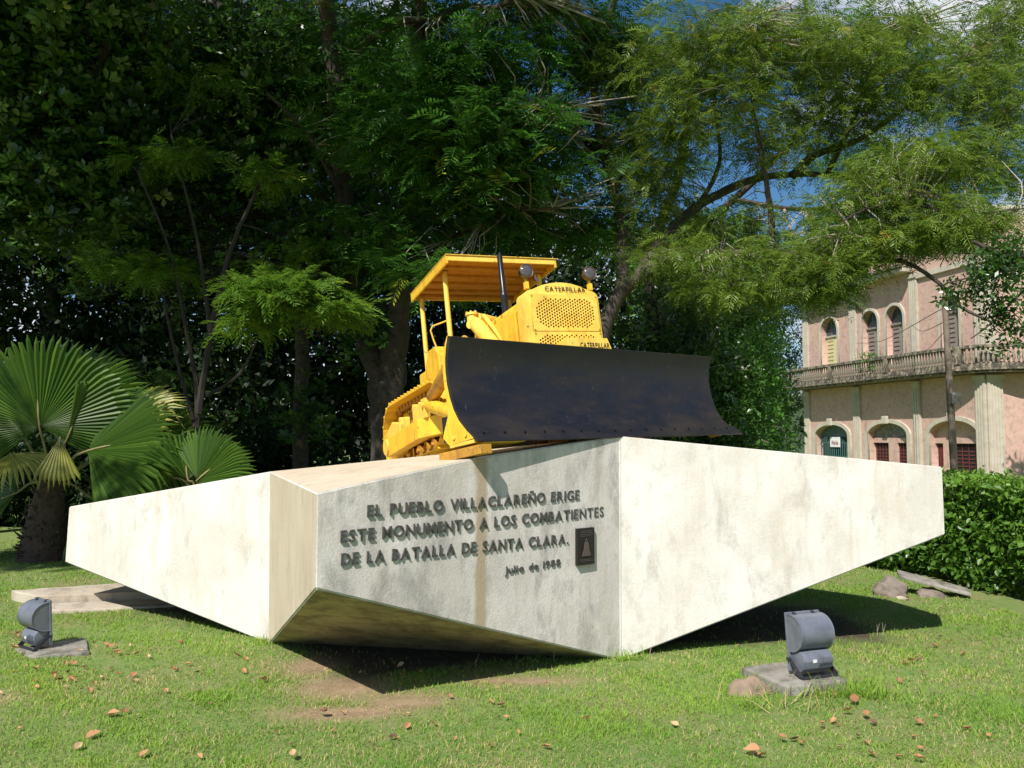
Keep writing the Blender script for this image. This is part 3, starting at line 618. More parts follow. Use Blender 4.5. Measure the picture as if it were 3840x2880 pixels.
def rock(name, c, s, mt, label, seed, rot=0, cat='rock'):
    rr = random.Random(seed); bm = bmesh.new(); bmesh.ops.create_icosphere(bm, subdivisions=4, radius=1)
    ph = [rr.uniform(0, 6) for _ in range(9)]
    cuts = [Vector((rr.uniform(-1, 1), rr.uniform(-1, 1), rr.uniform(-.3, 1))).normalized() for _ in range(7)]
    for v in bm.verts:
        p = v.co.copy()
        for n_ in cuts:
            d = p.dot(n_)-.72
            if d > 0: p -= n_*d*.9
        q = v.co; p *= 1+.04*math.sin(q.x*23+ph[4])*math.sin(q.z*27+ph[5])+.07*math.sin(q.x*5+ph[0])*math.sin(q.y*6+ph[1])+.05*math.sin(q.z*11+ph[2]+q.x*7)+.03*math.sin(q.y*19+ph[3]+q.z*13)
        v.co = Vector((p.x*s[0], p.y*s[1], p.z*s[2]))
    bmesh.ops.rotate(bm, verts=bm.verts, cent=(0, 0, 0), matrix=Matrix.Rotation(rot, 3, 'Z'))
    me = bpy.data.meshes.new(name); bm.to_mesh(me); bm.free(); me.materials.append(mt)
    for p in me.polygons: p.use_smooth = True
    o = link(name, me); o.location = c; return tag(o, label, cat)
rock('rock', (1.49, 5.52, -.01), (.17, .15, .105), m_rock, 'brown rock leaning against the left corner of the slab under the right floodlight', 3, .4)
rock('rock', (3.84, 8.78, .0), (.19, .22, .19), m_rockg, 'larger grey rock propping up the tilted slab by the hedge', 5, .3)
rock('rock', (4.22, 8.74, -.02), (.17, .14, .11), m_rockg, 'low grey rock under the far end of the tilted slab by the hedge', 8, .1)
rock('rock', (3.86, 8.58, .0), (.07, .05, .035), m_slabtan, 'small pale stone lying before the larger grey rock', 12, .1)
b = MB((-4.35, -8.95, -.1)); b.prism([(3.93, 8.78, .17), (4.02, 9.02, .19), (4.66, 8.84, .03), (4.58, 8.62, .01)], (0, 0, .035)); o = b.build('tilted_slab', m_slab, None, bevel=.012); o.location = (4.35, 8.95, .1)
tag(o, 'long thin grey slab tilted over the rocks beside the hedge', 'slab')

# ------------------------------------------------------------------ foliage machinery
def kite(base, tip, w_, side, bend=0):
    m_ = base*.45+tip*.55; return [base, m_-side*w_+Vector((0, 0, bend)), tip, m_+side*w_+Vector((0, 0, bend))]
def tpl_feather(n=9, wl=.40, wid=.035, droop=.25, seed=0):
    rr = random.Random(seed); q = []
    def curve(t): return Vector((0, t, .10*math.sin(t*2.2)-droop*t*t))
    for k in range(3):
        a, c = curve(k/3), curve((k+1)/3); s = Vector((.008, 0, 0)); q.append([a-s, c-s, c+s, a+s])
    for i in range(n):
        t = .16+.84*i/(n-1); p = curve(t); l = wl*(.55+.45*math.sin(math.pi*(.15+.8*t)))
        for s in (-1, 1):
            an = .55+.25*t+rr.uniform(-.1, .1); d = Vector((s*math.cos(an), math.sin(an), -.22+rr.uniform(-.12, .12)))*l
            side = Vector((-d.y, d.x, rr.uniform(-.2, .2))).normalized(); q.append(kite(p, p+d, wid*rr.uniform(.8, 1.2), side, .012))
    return np.array([[list(v) for v in f] for f in q])
def tpl_rosette(n=8, seed=0):
    rr = random.Random(seed); q = []
    for i in range(n):
        a = 2*math.pi*i/n+rr.uniform(-.3, .3); el = rr.uniform(-.1, .8); l = rr.uniform(.75, 1.1)
        d = Vector((math.cos(a)*math.cos(el), math.sin(a)*math.cos(el), math.sin(el)))*l; side = Vector((-math.sin(a), math.cos(a), rr.uniform(-.3, .3))).normalized()
        base = d*.12; m_ = base*.35+(d)*.65; q.append([base, m_-side*.21*l, d, m_+side*.21*l])
    return np.array([[list(v) for v in f] for f in q])
def tpl_clump(n=7, rad=.8, l=.75, seed=0):
    rr = random.Random(seed); q = []
    for i in range(n):
        p = Vector((rr.uniform(-1, 1), rr.uniform(-1, 1), rr.uniform(-.7, .7)))*rad; d = Vector((rr.uniform(-1, 1), rr.uniform(-1, 1), rr.uniform(-.8, .4))).normalized()*l*rr.uniform(.7, 1.2)
        side = d.cross(Vector((rr.uniform(-.5, .5), rr.uniform(-.5, .5), 1))).normalized(); m_ = p+d*.45; q.append([p, m_-side*.24*l, p+d, m_+side*.24*l])
    return np.array([[list(v) for v in f] for f in q])
FE = [tpl_feather(9, seed=i, droop=.15+.15*i) for i in range(4)]; FES = [tpl_feather(8, .36, .03, .35+.1*i, seed=20+i) for i in range(4)]
RO = [tpl_rosette(8, i) for i in range(4)]; CL = [tpl_clump(7, seed=i) for i in range(4)]
class Leaves:
    def __init__(s): s.V = []; s.T = []
    def scatter(s, tpls, pos, rot, scale, tint):
        idx = rng.integers(0, len(tpls), len(pos))
        for k, t in enumerate(tpls):
            m_ = idx == k
            if not m_.any(): continue
            v = np.einsum('nij,fvj->nfvi', rot[m_]*scale[m_][:, None, None], t)+pos[m_][:, None, None, :]
            s.V.append(v.reshape(-1, 3)); s.T.append(np.repeat(np.clip(tint[m_], 0, 1), t.shape[0]*4))
    def count(s): return sum(len(v) for v in s.V)//4
    def build(s, name, mat, parent=None, origin=(0, 0, 0)):
        V = np.concatenate(s.V).astype(np.float32)-np.array(origin, np.float32); T = np.concatenate(s.T).astype(np.float32); nq = len(V)//4
        me = bpy.data.meshes.new(name); me.vertices.add(len(V)); me.vertices.foreach_set('co', V.ravel())
        me.loops.add(nq*4); me.loops.foreach_set('vertex_index', np.arange(nq*4, dtype=np.int32)); me.polygons.add(nq); me.polygons.foreach_set('loop_start', np.arange(0, nq*4, 4, dtype=np.int32))
        me.update(calc_edges=True)
        me.attributes.new('tint', 'FLOAT', 'POINT').data.foreach_set('value', T); me.materials.append(mat)
        return link(name, me, parent)
def rotmats(yaw, tilt, roll):
    cy, sy, ct, st, cr_, sr = np.cos(yaw), np.sin(yaw), np.cos(tilt), np.sin(tilt), np.cos(roll), np.sin(roll)
    z = np.zeros_like(yaw); o_ = np.ones_like(yaw)
    A = np.stack([np.stack([cy, -sy, z], -1), np.stack([sy, cy, z], -1), np.stack([z, z, o_], -1)], -2)
    B = np.stack([np.stack([o_, z, z], -1), np.stack([z, ct, -st], -1), np.stack([z, st, ct], -1)], -2)
    C = np.stack([np.stack([cr_, z, sr], -1), np.stack([z, o_, z], -1), np.stack([-sr, z, cr_], -1)], -2)
    return A @ B @ C
TRI = 0
def tree(name, base, limbs, clouds, tpls, lmat, label, sc, m=6, rc=.35, barkm=None, twigm=None, flat=.35, tiltsd=.35, group=None, twigs=True, tsk=0, origin=None, twr=.011, extra=None):
    """limbs: [(points, r0, r1)]; clouds: [(centre, (rx,ry,rz), clumps)]"""
    base = Vector(base); root = empty(name, base); tag(root, label, 'tree', group)
    tb = MB(-base); samples = []
    for pts, r0, r1 in limbs:
        c = catmull(pts, 5); k = len(c)
        c = [p+Vector((rnd.uniform(-1, 1), rnd.uniform(-1, 1), 0))*r0*.12 for p in c]
        tb.tube(c, [(r0+(r1-r0)*i/(k-1))*(1+rnd.uniform(-.07, .07)) for i in range(k)], 10 if r0 > .08 else 6)
        samples += c[2:]
    S = np.array([list(p) for p in samples]) if samples else None
    if limbs: tb.build('trunk', barkm or m_bark, root, True, recalc=False)
    lv = Leaves(); tw = MB(-base); cents = []
    for c, r_, n_ in clouds:
        u = rng.normal(size=(n_, 3)); u /= np.linalg.norm(u, axis=1)[:, None]; rad = rng.random(n_)**(1/2.2)
        cents.append(np.array(list(c))+u*rad[:, None]*np.array(r_))
    Cn = np.concatenate(cents)
    if twigs and S is not None:
        for p in Cn:
            if rng.random() < .75:
                d = np.linalg.norm(S-p, axis=1); q = S[d.argmin()]; P_ = Vector(p); Q = Vector(q)
                if (P_-Q).length < 3.2:
                    mid = Q.lerp(P_, .5)+Vector((rnd.uniform(-.35, .35), rnd.uniform(-.35, .35), rnd.uniform(-.15, .3)))*(P_-Q).length*.7
                    tw.tube([Q, Q.lerp(mid, .5)+Vector((rnd.uniform(-.04, .04), rnd.uniform(-.04, .04), .02)), mid, P_], [twr*1.6, twr*1.2, twr, twr*.4], 4, caps=False)
    if tw.v: tw.build('twigs', twigm or m_twigd, root, recalc=False)
    P_ = np.repeat(Cn, m, axis=0); K = len(P_); ph = rng.random(K)*2*np.pi; rr = rc*np.sqrt(rng.random(K))
    P_ = P_+np.stack([np.cos(ph)*rr, np.sin(ph)*rr, rng.normal(size=K)*rc*flat*.5-rr*.15], 1)
    yaw = ph-np.pi/2+rng.normal(size=K)*.5; tilt = rng.normal(size=K)*tiltsd-.05; roll = rng.normal(size=K)*tiltsd
    ct = np.repeat(rng.random(len(Cn)), m); tint = np.clip(.6*ct+.4*rng.random(K)+tsk, 0, .95); tint[rng.random(K) < .012] = 1.0
    lv.scatter(tpls, P_, rotmats(yaw, tilt, roll), sc*rng.uniform(.75, 1.2, K), tint)
    lv.build('foliage', lmat, root, base)
    global TRI; TRI += lv.count()*2+sum(len(f)-2 for f in tw.f)
    return root
def cl(px, py, d, rx, ry, rd, n): c = at(px, py, d); return (c, (rx*d/3200, rd, ry*d/3200), n)

exec_trees = True
if exec_trees:
    # --- backdrop of dense dark trees, far left to right
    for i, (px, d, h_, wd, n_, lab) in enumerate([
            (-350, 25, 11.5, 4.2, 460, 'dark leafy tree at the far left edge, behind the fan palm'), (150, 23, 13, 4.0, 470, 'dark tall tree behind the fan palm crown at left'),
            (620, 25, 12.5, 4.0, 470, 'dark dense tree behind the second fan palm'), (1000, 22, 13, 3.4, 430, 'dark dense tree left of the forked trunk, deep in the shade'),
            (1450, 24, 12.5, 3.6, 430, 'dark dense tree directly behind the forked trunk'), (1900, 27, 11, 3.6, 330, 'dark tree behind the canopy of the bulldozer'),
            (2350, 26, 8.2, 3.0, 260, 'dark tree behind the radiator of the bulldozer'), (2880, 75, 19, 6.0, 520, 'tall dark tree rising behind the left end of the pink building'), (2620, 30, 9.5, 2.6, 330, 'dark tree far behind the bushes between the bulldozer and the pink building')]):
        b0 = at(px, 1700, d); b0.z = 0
        cls = [(b0+Vector((0, 0, h_*.70)), (wd, 2.6, h_*.36), int(n_*.55)), (b0+Vector((0, -.5, h_*.26)), (wd*1.05, 2.0, h_*.27), int(n_*.45))]+([(b0+Vector((0, -6.0, 9.3)), (wd, 2.6, 1.2), 90)] if px < 1800 else [])  # extra clump hidden behind nearer crowns, added to shade the backdrop
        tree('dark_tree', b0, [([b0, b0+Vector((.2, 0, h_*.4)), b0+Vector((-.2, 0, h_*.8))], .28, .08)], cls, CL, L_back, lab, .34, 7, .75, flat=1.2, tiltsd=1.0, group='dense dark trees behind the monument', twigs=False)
    # --- left glossy leaved tree, crown spreading over the frame's top
    b0 = at(-260, 1720, 13.5); b0.z = 0
    tree('broadleaf_tree', b0, [([b0, b0+Vector((.1, 0, 2.5)), at(40, 700, 13.4), at(120, 600, 13.2), at(200, -100, 12.5)], .22, .12), ([at(120, 700, 13.2), at(350, 300, 12), at(430, 0, 11.5), at(500, -300, 10.5)], .10, .05),
         ([at(120, 500, 13.2), at(-100, 200, 12), at(-200, -200, 10.5)], .10, .04)],
         [cl(120, 330, 11.8, 420, 300, 1.0, 230), cl(150, 730, 12.0, 400, 190, .8, 200), cl(420, 520, 12.6, 260, 240, .9, 130), cl(260, 40, 11.5, 460, 160, 1.2, 170), (Vector((-5.2, 9.4, 9.6)), (3.4, 3.4, 1.3), 230), (Vector((-7.0, 7.0, 9.9)), (3.6, 1.7, .9), 170), (Vector((-9.6, 3.2, 9.9)), (1.8, .7, .6), 80)],  # last two clumps unseen overhead, added to shade the stems and palm trunk
         RO, L_big, 'glossy broadleaf tree at the top left with leaves in rosettes', .165, 6, .36, flat=.9, tiltsd=.5)
    # --- second broadleaf, behind left centre
    b0 = at(1130, 1790, 14.5); b0.z = 0
    tree('broadleaf_tree', b0, [([b0, at(1130, 1500, 14.5), at(1120, 1100, 14.4), at(1000, 600, 14.2), at(850, 100, 14), at(760, -300, 13.5)], .14, .06), ([at(1120, 1100, 14.4), at(1220, 800, 14.2), at(1150, 350, 14)], .08, .03)],
         [cl(750, 230, 13.6, 430, 260, 1.0, 230), cl(900, 620, 14.0, 430, 300, .9, 210), cl(1120, 300, 13.8, 260, 300, .9, 120), cl(560, 900, 14.3, 420, 260, .8, 150), cl(1250, 950, 13.6, 260, 260, .7, 110), cl(1130, 1560, 14.0, 150, 130, .4, 16), cl(1350, 1230, 13.2, 120, 160, .5, 26), (Vector((-2.2, 10.0, 9.9)), (3.2, 3.4, 1.2), 200)],
         RO, L_big, 'slim broadleaf tree with a thin straight trunk left of the forked trunk', .155, 5, .38, flat=.9, tiltsd=.5)
    # --- slender many stemmed feathery tree on the left
    b0 = at(740, 1800, 11.9); b0.z = 0
    tree('feathery_tree', b0, [([b0, at(740, 1500, 11.9), at(700, 1250, 11.8), at(640, 950, 11.6), at(520, 650, 11.3)], .045, .01), ([at(745, 1550, 11.9), at(790, 1250, 11.7), at(860, 950, 11.4), at(960, 720, 11.2)], .05, .02),
         ([at(730, 1600, 11.9), at(640, 1250, 11.9), at(600, 1000, 11.9)], .03, .012), ([at(860, 1250, 11.6), at(960, 1180, 11.0), at(1150, 1080, 10.6)], .028, .012), ([at(790, 1250, 11.7), at(740, 900, 11.7), at(640, 500, 11.6)], .035, .012), ([at(740, 1500, 11.9), at(900, 1400, 11.8), at(1000, 1180, 11.6)], .03, .01)],
         [cl(1070, 1090, 10.3, 170, 60, .45, 44), cl(1260, 1150, 10.4, 100, 55, .3, 22), cl(960, 1200, 10.5, 70, 70, .3, 12), cl(720, 575, 11.4, 70, 22, .2, 8), cl(545, 575, 11.5, 60, 20, .2, 6), cl(1010, 655, 11.3, 80, 22, .2, 9), cl(430, 960, 11.8, 180, 60, .4, 12), cl(620, 1000, 11.7, 100, 40, .3, 9), cl(650, 330, 12.2, 300, 120, .6, 8), cl(1050, 950, 11.8, 150, 60, .4, 5)],
         FE, L_feathB, 'slender feathery tree with several thin stems between the two palms and the forked trunk', .29, 9, .20, twigm=m_twigd, barkm=m_twigd, tsk=.12, twr=.007)
    # --- forked central tree
    b0 = at(1445, 1790, 13.2); b0.z = 0
    tree('feathery_tree', b0, [([b0, at(1450, 1650, 13.2), at(1462, 1480, 13.2), at(1480, 1340, 13.2), at(1500, 1150, 13.1), at(1560, 800, 13), at(1600, 450, 12.8), at(1560, 200, 12.6), at(1620, -250, 12)], .27, .10),
         ([at(1430, 1620, 13.3), at(1420, 1420, 13.3), at(1350, 1180, 13.4), at(1300, 850, 13.4), at(1270, 450, 13.2), at(1230, 100, 12.8), at(1200, -350, 12)], .21, .10),
         ([at(1275, 330, 13.1), at(1370, 170, 12.6), at(1500, 88, 12.3), at(1640, 62, 12.1), at(1730, 20, 12), at(1850, 30, 11.9), at(1960, -30, 11.7)], .055, .035),
         ([at(1500, 1150, 13.1), at(1700, 900, 12.6), at(1900, 800, 12), at(2100, 780, 11.5)], .07, .02), ([at(1560, 800, 13), at(1800, 500, 12), at(2050, 420, 11.4), at(2200, 500, 11)], .06, .02), ([at(1290, 750, 13.3), at(1150, 500, 12.6), at(1000, 350, 12)], .05, .02)],
         [cl(1750, 300, 11.8, 380, 170, .8, 120), cl(1750, 480, 11.5, 400, 130, .8, 110), cl(1850, 640, 11.7, 380, 130, .8, 90), cl(1560, 560, 12.3, 260, 150, .6, 60), cl(1900, 850, 12.6, 330, 110, .8, 60), cl(1480, 870, 12.4, 260, 130, .6, 50), cl(1640, 1000, 11.6, 170, 90, .4, 28), cl(1350, 420, 12.8, 230, 200, .6, 60), cl(1550, 120, 12.8, 400, 120, .9, 70), cl(2020, 90, 12.4, 330, 150, .8, 50), cl(2280, 160, 13.2, 170, 190, .7, 70), cl(2260, 520, 13.4, 150, 220, .7, 50), cl(2230, 830, 13.4, 130, 110, .5, 30), (Vector((.2, 10.6, 10.2)), (3.2, 3.0, 1.1), 80)],
         FE, L_feather, 'big feathery tree with a forked trunk just left of the bulldozer', .40, 5, .36, twigm=m_twig, twr=.009)
    # --- flame tree on the right
    b0 = at(2180, 1790, 12.6); b0.z = 0
    tree('flame_tree', b0, [([b0, at(2205, 1500, 12.6), at(2250, 1260, 12.5), at(2320, 1110, 12.4), at(2420, 1020, 12.3), at(2560, 960, 12.2), at(2740, 955, 12.1), at(2920, 955, 12), at(3080, 965, 11.8), at(3250, 1000, 11.5)], .155, .045),
         ([at(2390, 1040, 12.3), at(2460, 930, 12.6), at(2580, 800, 12.8), at(2720, 715, 12.9), at(2860, 665, 13), at(3080, 655, 13), at(3350, 700, 12.8)], .10, .03),
         ([at(2970, 660, 13), at(3060, 580, 12.9), at(3220, 525, 12.8), at(3400, 400, 12.5), at(3600, 250, 12.2)], .075, .02),
         ([at(2900, 955, 12), at(2890, 800, 11.9), at(2860, 600, 11.8), at(2820, 350, 11.6), at(2850, 50, 11.3)], .05, .02),
         ([at(2330, 1100, 12.4), at(2330, 850, 12.8), at(2270, 600, 13), at(2230, 300, 13), at(2320, -50, 12.8)], .09, .05),
         ([at(2620, 770, 12.8), at(2700, 600, 12.6), at(2680, 350, 12.2), at(2750, 100, 11.8)], .04, .015),
         ([at(3100, 655, 13), at(3200, 450, 12.6), at(3280, 250, 12.2), at(3450, 50, 11.8)], .045, .015),
         ([at(3200, 985, 11.6), at(3380, 980, 11.2), at(3520, 1060, 10.8), at(3600, 1150, 10.6), at(3750, 1220, 10.4)], .04, .014),
         ([at(3350, 700, 12.8), at(3520, 640, 12.2), at(3750, 500, 11.8)], .03, .012), ([at(2230, 300, 13), at(2420, 250, 12.6), at(2600, 170, 12.2)], .05, .02), ([at(2050, 350, 13.4), at(2040, 150, 13.3), at(2110, -100, 13)], .10, .07),
         ([at(3250, 1000, 11.5), at(3150, 850, 11.2), at(3350, 760, 11), at(3600, 800, 10.8), at(3850, 780, 10.6)], .03, .012)],
         [cl(2650, 190, 11.4, 260, 190, .7, 87), cl(2650, 420, 11.6, 200, 130, .5, 43), cl(3000, 180, 11.6, 330, 190, .8, 101), cl(3400, 250, 11.8, 330, 220, .8, 130), cl(3720, 400, 11.6, 220, 300, .7, 108), cl(3150, 420, 12.0, 280, 120, .7, 63), cl(2900, 560, 12.0, 160, 80, .5, 29),
          cl(2480, 560, 12.4, 130, 200, .6, 49), cl(2330, 330, 12.8, 160, 260, .6, 60), cl(3500, 620, 11.4, 330, 120, .7, 101), cl(3300, 740, 11.4, 260, 90, .6, 66), cl(3250, 900, 11.2, 260, 75, .5, 87), cl(3070, 1010, 11.3, 170, 80, .6, 50), cl(3600, 830, 11.0, 260, 110, .6, 89), cl(3060, 1090, 11.4, 130, 50, .4, 31), cl(2760, 1040, 11.6, 200, 90, .5, 58), cl(2480, 960, 11.7, 110, 50, .3, 14), cl(2800, 930, 11.5, 130, 40, .3, 14), cl(2560, 930, 12.4, 200, 80, .5, 34), cl(2780, 830, 12.2, 160, 70, .5, 23), cl(2450, 780, 12.9, 120, 160, .5, 34), cl(3780, 60, 11.8, 160, 100, .5, 34)],
         FES, L_feathL, 'spreading flame tree with a long horizontal limb and olive foliage at the right', .27, 7, .34, twigm=m_twig, barkm=m_barkl, tsk=.0, twr=.008, tiltsd=.45)
    b0 = at(2480, 1790, 17); b0.z = float(gz(b0.x, b0.y))
    tree('feathery_tree', b0, [([b0, at(2470, 1400, 17), at(2440, 1000, 17), at(2560, 600, 16.5), at(2600, 200, 16)], .16, .06), ([at(2440, 1000, 17), at(2750, 750, 16.5), at(3100, 400, 16), at(3400, 100, 15.5)], .09, .03), ([at(2750, 750, 16.5), at(3100, 780, 16), at(3500, 600, 15.5)], .06, .02)],
         [cl(2450, 260, 16, 260, 260, 1.0, 52), cl(2850, 150, 16, 300, 160, 1.0, 44), cl(3250, 120, 15.6, 300, 160, 1.0, 38), cl(3600, 220, 15.4, 260, 200, 1.0, 38), cl(2800, 380, 16, 300, 120, .8, 27), cl(3300, 560, 15.6, 330, 110, .8, 44), cl(3680, 600, 15.3, 220, 160, .8, 33), cl(2500, 620, 16.5, 230, 140, .8, 27), cl(2650, 860, 16.5, 240, 90, .7, 19), cl(3150, 860, 15.8, 260, 90, .7, 44), cl(2950, 980, 16, 150, 90, .5, 22), cl(3500, 850, 15.4, 260, 80, .6, 27), cl(2350, 900, 17, 150, 140, .6, 16), cl(3760, 60, 15.4, 150, 100, .6, 13)],
         FES, L_feather, 'green feathery tree standing behind the flame tree at the right', .38, 8, .42, twigm=m_twig, tsk=.15, twr=.010, tiltsd=.45)
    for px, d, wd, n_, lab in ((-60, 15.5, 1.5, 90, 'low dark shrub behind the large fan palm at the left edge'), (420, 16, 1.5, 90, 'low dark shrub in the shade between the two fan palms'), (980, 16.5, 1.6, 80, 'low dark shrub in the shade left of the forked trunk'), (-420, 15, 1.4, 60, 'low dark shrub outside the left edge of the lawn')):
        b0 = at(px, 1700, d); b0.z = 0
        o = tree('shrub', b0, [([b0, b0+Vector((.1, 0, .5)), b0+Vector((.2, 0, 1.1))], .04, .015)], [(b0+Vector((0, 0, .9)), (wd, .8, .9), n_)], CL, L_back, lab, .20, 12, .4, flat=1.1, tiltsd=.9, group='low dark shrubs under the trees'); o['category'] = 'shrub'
    # --- mid distance bushy trees right of the dozer
    for px, d, h_, wd, n_, sc_, lab, lm in ((2500, 17, 4.8, 1.6, 170, .24, 'leafy mid green tree just right of the radiator', L_big), (2755, 18, 4.0, 1.0, 130, .22, 'bushy bright green tree behind the right end of the blade', L_bush), (2640, 20, 7.0, 1.9, 210, .24, 'taller tree between the bulldozer and the pink building', L_bush), (2740, 21, 6.2, 1.1, 170, .24, 'dark bushy tree near the left edge of the pink building', L_big)):
        b0 = at(px, 1700, d); b0.z = float(gz(b0.x, b0.y))
        tree('bushy_tree', b0, [([b0, b0+Vector((.1, 0, h_*.45)), b0+Vector((0, 0, h_*.8))], .12, .04)], [(b0+Vector((0, 0, h_*.62)), (wd, 1.4, h_*.42), int(n_*.7)), (b0+Vector((0, -.3, h_*.25)), (wd*.9, 1.2, h_*.28), int(n_*.45))], CL, lm, lab, sc_*.62, 19, .45, flat=1.1, tiltsd=.9, group='bushy trees right of the bulldozer', twigm=m_twig)
    b0 = Vector((25.5, 33.5, -2))
    tree('street_tree', b0, [([b0, b0+Vector((0, 0, 4)), b0+Vector((-1, 0, 9))], .3, .1), ([b0+Vector((0, 0, 4)), b0+Vector((-2.5, 0, 9))], .15, .05)], [(Vector((23.8, 34.0, 8.5)), (3.4, 2.6, 3.0), 260)], CL, L_bush, 'leafy street tree standing before the pink building at the right edge', .34, 6, .6, flat=1.0, tiltsd=.9)
    # --- dark leaved branch tree hanging in at the right, in front of the building
    b0 = Vector((8.3, 9.5, -.6))
    tree('broadleaf_tree', b0, [([b0, Vector((8.0, 9.4, 3)), at(4150, 950, 9.2), at(3800, 960, 9.0), at(3650, 905, 9)], .12, .015), ([at(3800, 960, 9.0), at(3700, 1020, 8.9), at(3560, 1060, 8.8)], .018, .007), ([at(4000, 960, 9.1), at(3850, 1080, 9), at(3720, 1210, 8.9), at(3640, 1270, 8.8)], .018, .006)],
         [cl(3730, 1010, 8.9, 120, 60, .3, 26), cl(3640, 1090, 8.8, 100, 40, .3, 12), cl(3760, 1150, 8.9, 90, 60, .3, 12), cl(3780, 950, 9, 110, 50, .3, 18), cl(3780, 1240, 8.9, 80, 40, .2, 8), (Vector((8.0, 9.4, 5.2)), (1.6, 1.6, 1.5), 60)],
         CL, L_big, 'small leaved tree outside the right edge with thin branches hanging before the building', .085, 5, .16, flat=.9, tiltsd=.7, twr=.005)

# ------------------------------------------------------------------ palms
def fan(parent, hub, axis, normal, rad, spread=150, nseg=40, mat=L_palm, droop=.34, base=None, cup=.12, split=.62):
    hub = Vector(hub); axis = Vector(axis).normalized(); normal = Vector(normal); normal = (normal-axis*normal.dot(axis)).normalized(); side = axis.cross(normal).normalized()
    V = []; F = []; T = []
    for i in range(nseg):
        a0 = R(-spread+2*spread*i/nseg); a1 = R(-spread+2*spread*(i+1)/nseg); am = (a0+a1)/2; rl = rad*(.80+.20*math.cos(am*.6))*rnd.uniform(.96, 1.03)
        def p(a, r_, h_): 
            d = axis*math.cos(a)+side*math.sin(a); q = hub+d*r_+normal*(h_-cup*r_*(1-abs(math.cos(a*.5)))-0)
            return q-Vector((0, 0, droop*(r_/rad)**3*rad*.5))
        rs = rl*split; am2 = am+rnd.uniform(-.015, .015); ti = rnd.random()
        dv = Vector((0, 0, -rnd.uniform(0, .22)*rad)) if rnd.random() < .45 else Vector(); vs = [p(am, .02, 0), p(a0, rs, 0), p(am, rs*1.02, .022*rad), p(a1, rs, 0), p(am2-.3*(a1-a0), rs+(rl-rs)*.55, .0), p(am2, rs+(rl-rs)*.55, .014*rad), p(am2+.3*(a1-a0), rs+(rl-rs)*.55, .0), p(am2, rl, -.02*rad)+dv]
        o_ = len(V); V += vs; F += [(o_, o_+1, o_+2), (o_, o_+2, o_+3), (o_+1, o_+4, o_+5, o_+2), (o_+2, o_+5, o_+6, o_+3), (o_+4, o_+7, o_+5), (o_+5, o_+7, o_+6)]; T += [ti]*8
    me = bpy.data.meshes.new('frond'); me.from_pydata([tuple(v-Vector(base)) for v in V], [], F); me.attributes.new('tint', 'FLOAT', 'POINT').data.foreach_set('value', T); me.materials.append(mat)
    return link('frond', me, parent)
def fan_palm(base, crown, fronds, label, trunk_r, th):
    root = empty('fan_palm', base); tag(root, label, 'palm'); base = Vector(base)
    b = MB(-base); pts = catmull([base-Vector((0, 0, .05)), base.lerp(crown, .35), base.lerp(crown, .7), crown], 4)
    b.tube(pts, [trunk_r*(1.25-.75*i/(len(pts)-1)) for i in range(len(pts))], 12); tr = b.build('trunk', m_palmt, root, True)
    b = MB(-base)
    for i in range(th):                                # old leaf bases and fibre stubs
        t = rnd.random()**1.3*.85; p = base.lerp(crown, t); a = rnd.uniform(0, 6.28); d = Vector((math.cos(a), math.sin(a), rnd.uniform(-.5, .9))); rr = trunk_r*(1.2-.7*t)
        b.tube([p+d*rr*.8, p+d*(rr+rnd.uniform(.02, .07))], [.025, .006], 4)
    b.build('leaf_stub', m_palmt, tr)
    for fr in fronds:
        hub, axis, nor, rad = fr[:4]; kw = fr[4] if len(fr) > 4 else {}
        f = fan(root, hub, axis, nor, rad, base=base, **kw)
        b = MB(-base); mid = Vector(crown).lerp(Vector(hub), .5)+Vector((0, 0, .06)); b.tube(catmull([Vector(crown)-Vector((0, 0, .1)), mid, Vector(hub), Vector(hub)+Vector(axis).normalized()*rad*.25], 3), [.026]*3+[.016]*3+[.012]*3+[.004], 6); b.build('petiole', m_petiole, f, True)
    return root
pb = Vector((-6.12, 11.25, 0)); pc = at(190, 1800, 11.2)
fan_palm(pb, pc, [
    (at(148, 1600, 10.9), (-.05, -.1, 1), (.25, -1, .25), 1.42, dict(spread=125, nseg=62, split=.72)),
    (at(250, 1560, 11.3), (.75, .1, .8), (.1, -1, .4), 1.25, dict(spread=100, nseg=48, split=.7)),
    (at(330, 1690, 11.0), (1, -.2, .22), (-.2, -1, .5), 1.35, dict(spread=75, nseg=40, droop=.3, split=.7)),
    (at(420, 1600, 11.4), (1, .1, .62), (-.3, -.7, .8), 1.10, dict(spread=60, nseg=24, mat=L_palmy)),
    (at(20, 1560, 11.4), (-1, .1, .5), (.3, -1, .3), 1.2, dict(spread=110, nseg=36)),
    (at(40, 1700, 10.8), (.55, -.6, -.25), (0, -.5, 1), .62, dict(spread=70, nseg=18, mat=L_palmy, droop=.7)),
    (at(225, 1640, 10.7), (.12, -.3, -1), (.6, -1, 0), .62, dict(spread=28, nseg=10, mat=L_palmy, droop=0, split=.8)),
    (at(250, 1650, 11.0), (.35, 0, 1), (.9, -.6, 0), .85, dict(spread=12, nseg=7, droop=0, split=.8)),
    (at(330, 1860, 11.4), (.9, -.1, -.45), (0, -.7, .8), 1.0, dict(spread=70, nseg=24, droop=.4)),
    (at(60, 1850, 11.5), (-.9, .1, -.3), (0, -.7, .8), 1.0, dict(spread=70, nseg=24, droop=.4)),
    (at(560, 1650, 11.9), (.8, .2, .1), (.1, -1, .3), 1.0, dict(spread=90, nseg=30))],
    'large fan palm with a shaggy trunk at the left, its top frond a full fan', .26, 140)
pb = at(740, 1850, 10.9); pb.z = 0; pc = at(745, 1860, 10.9)
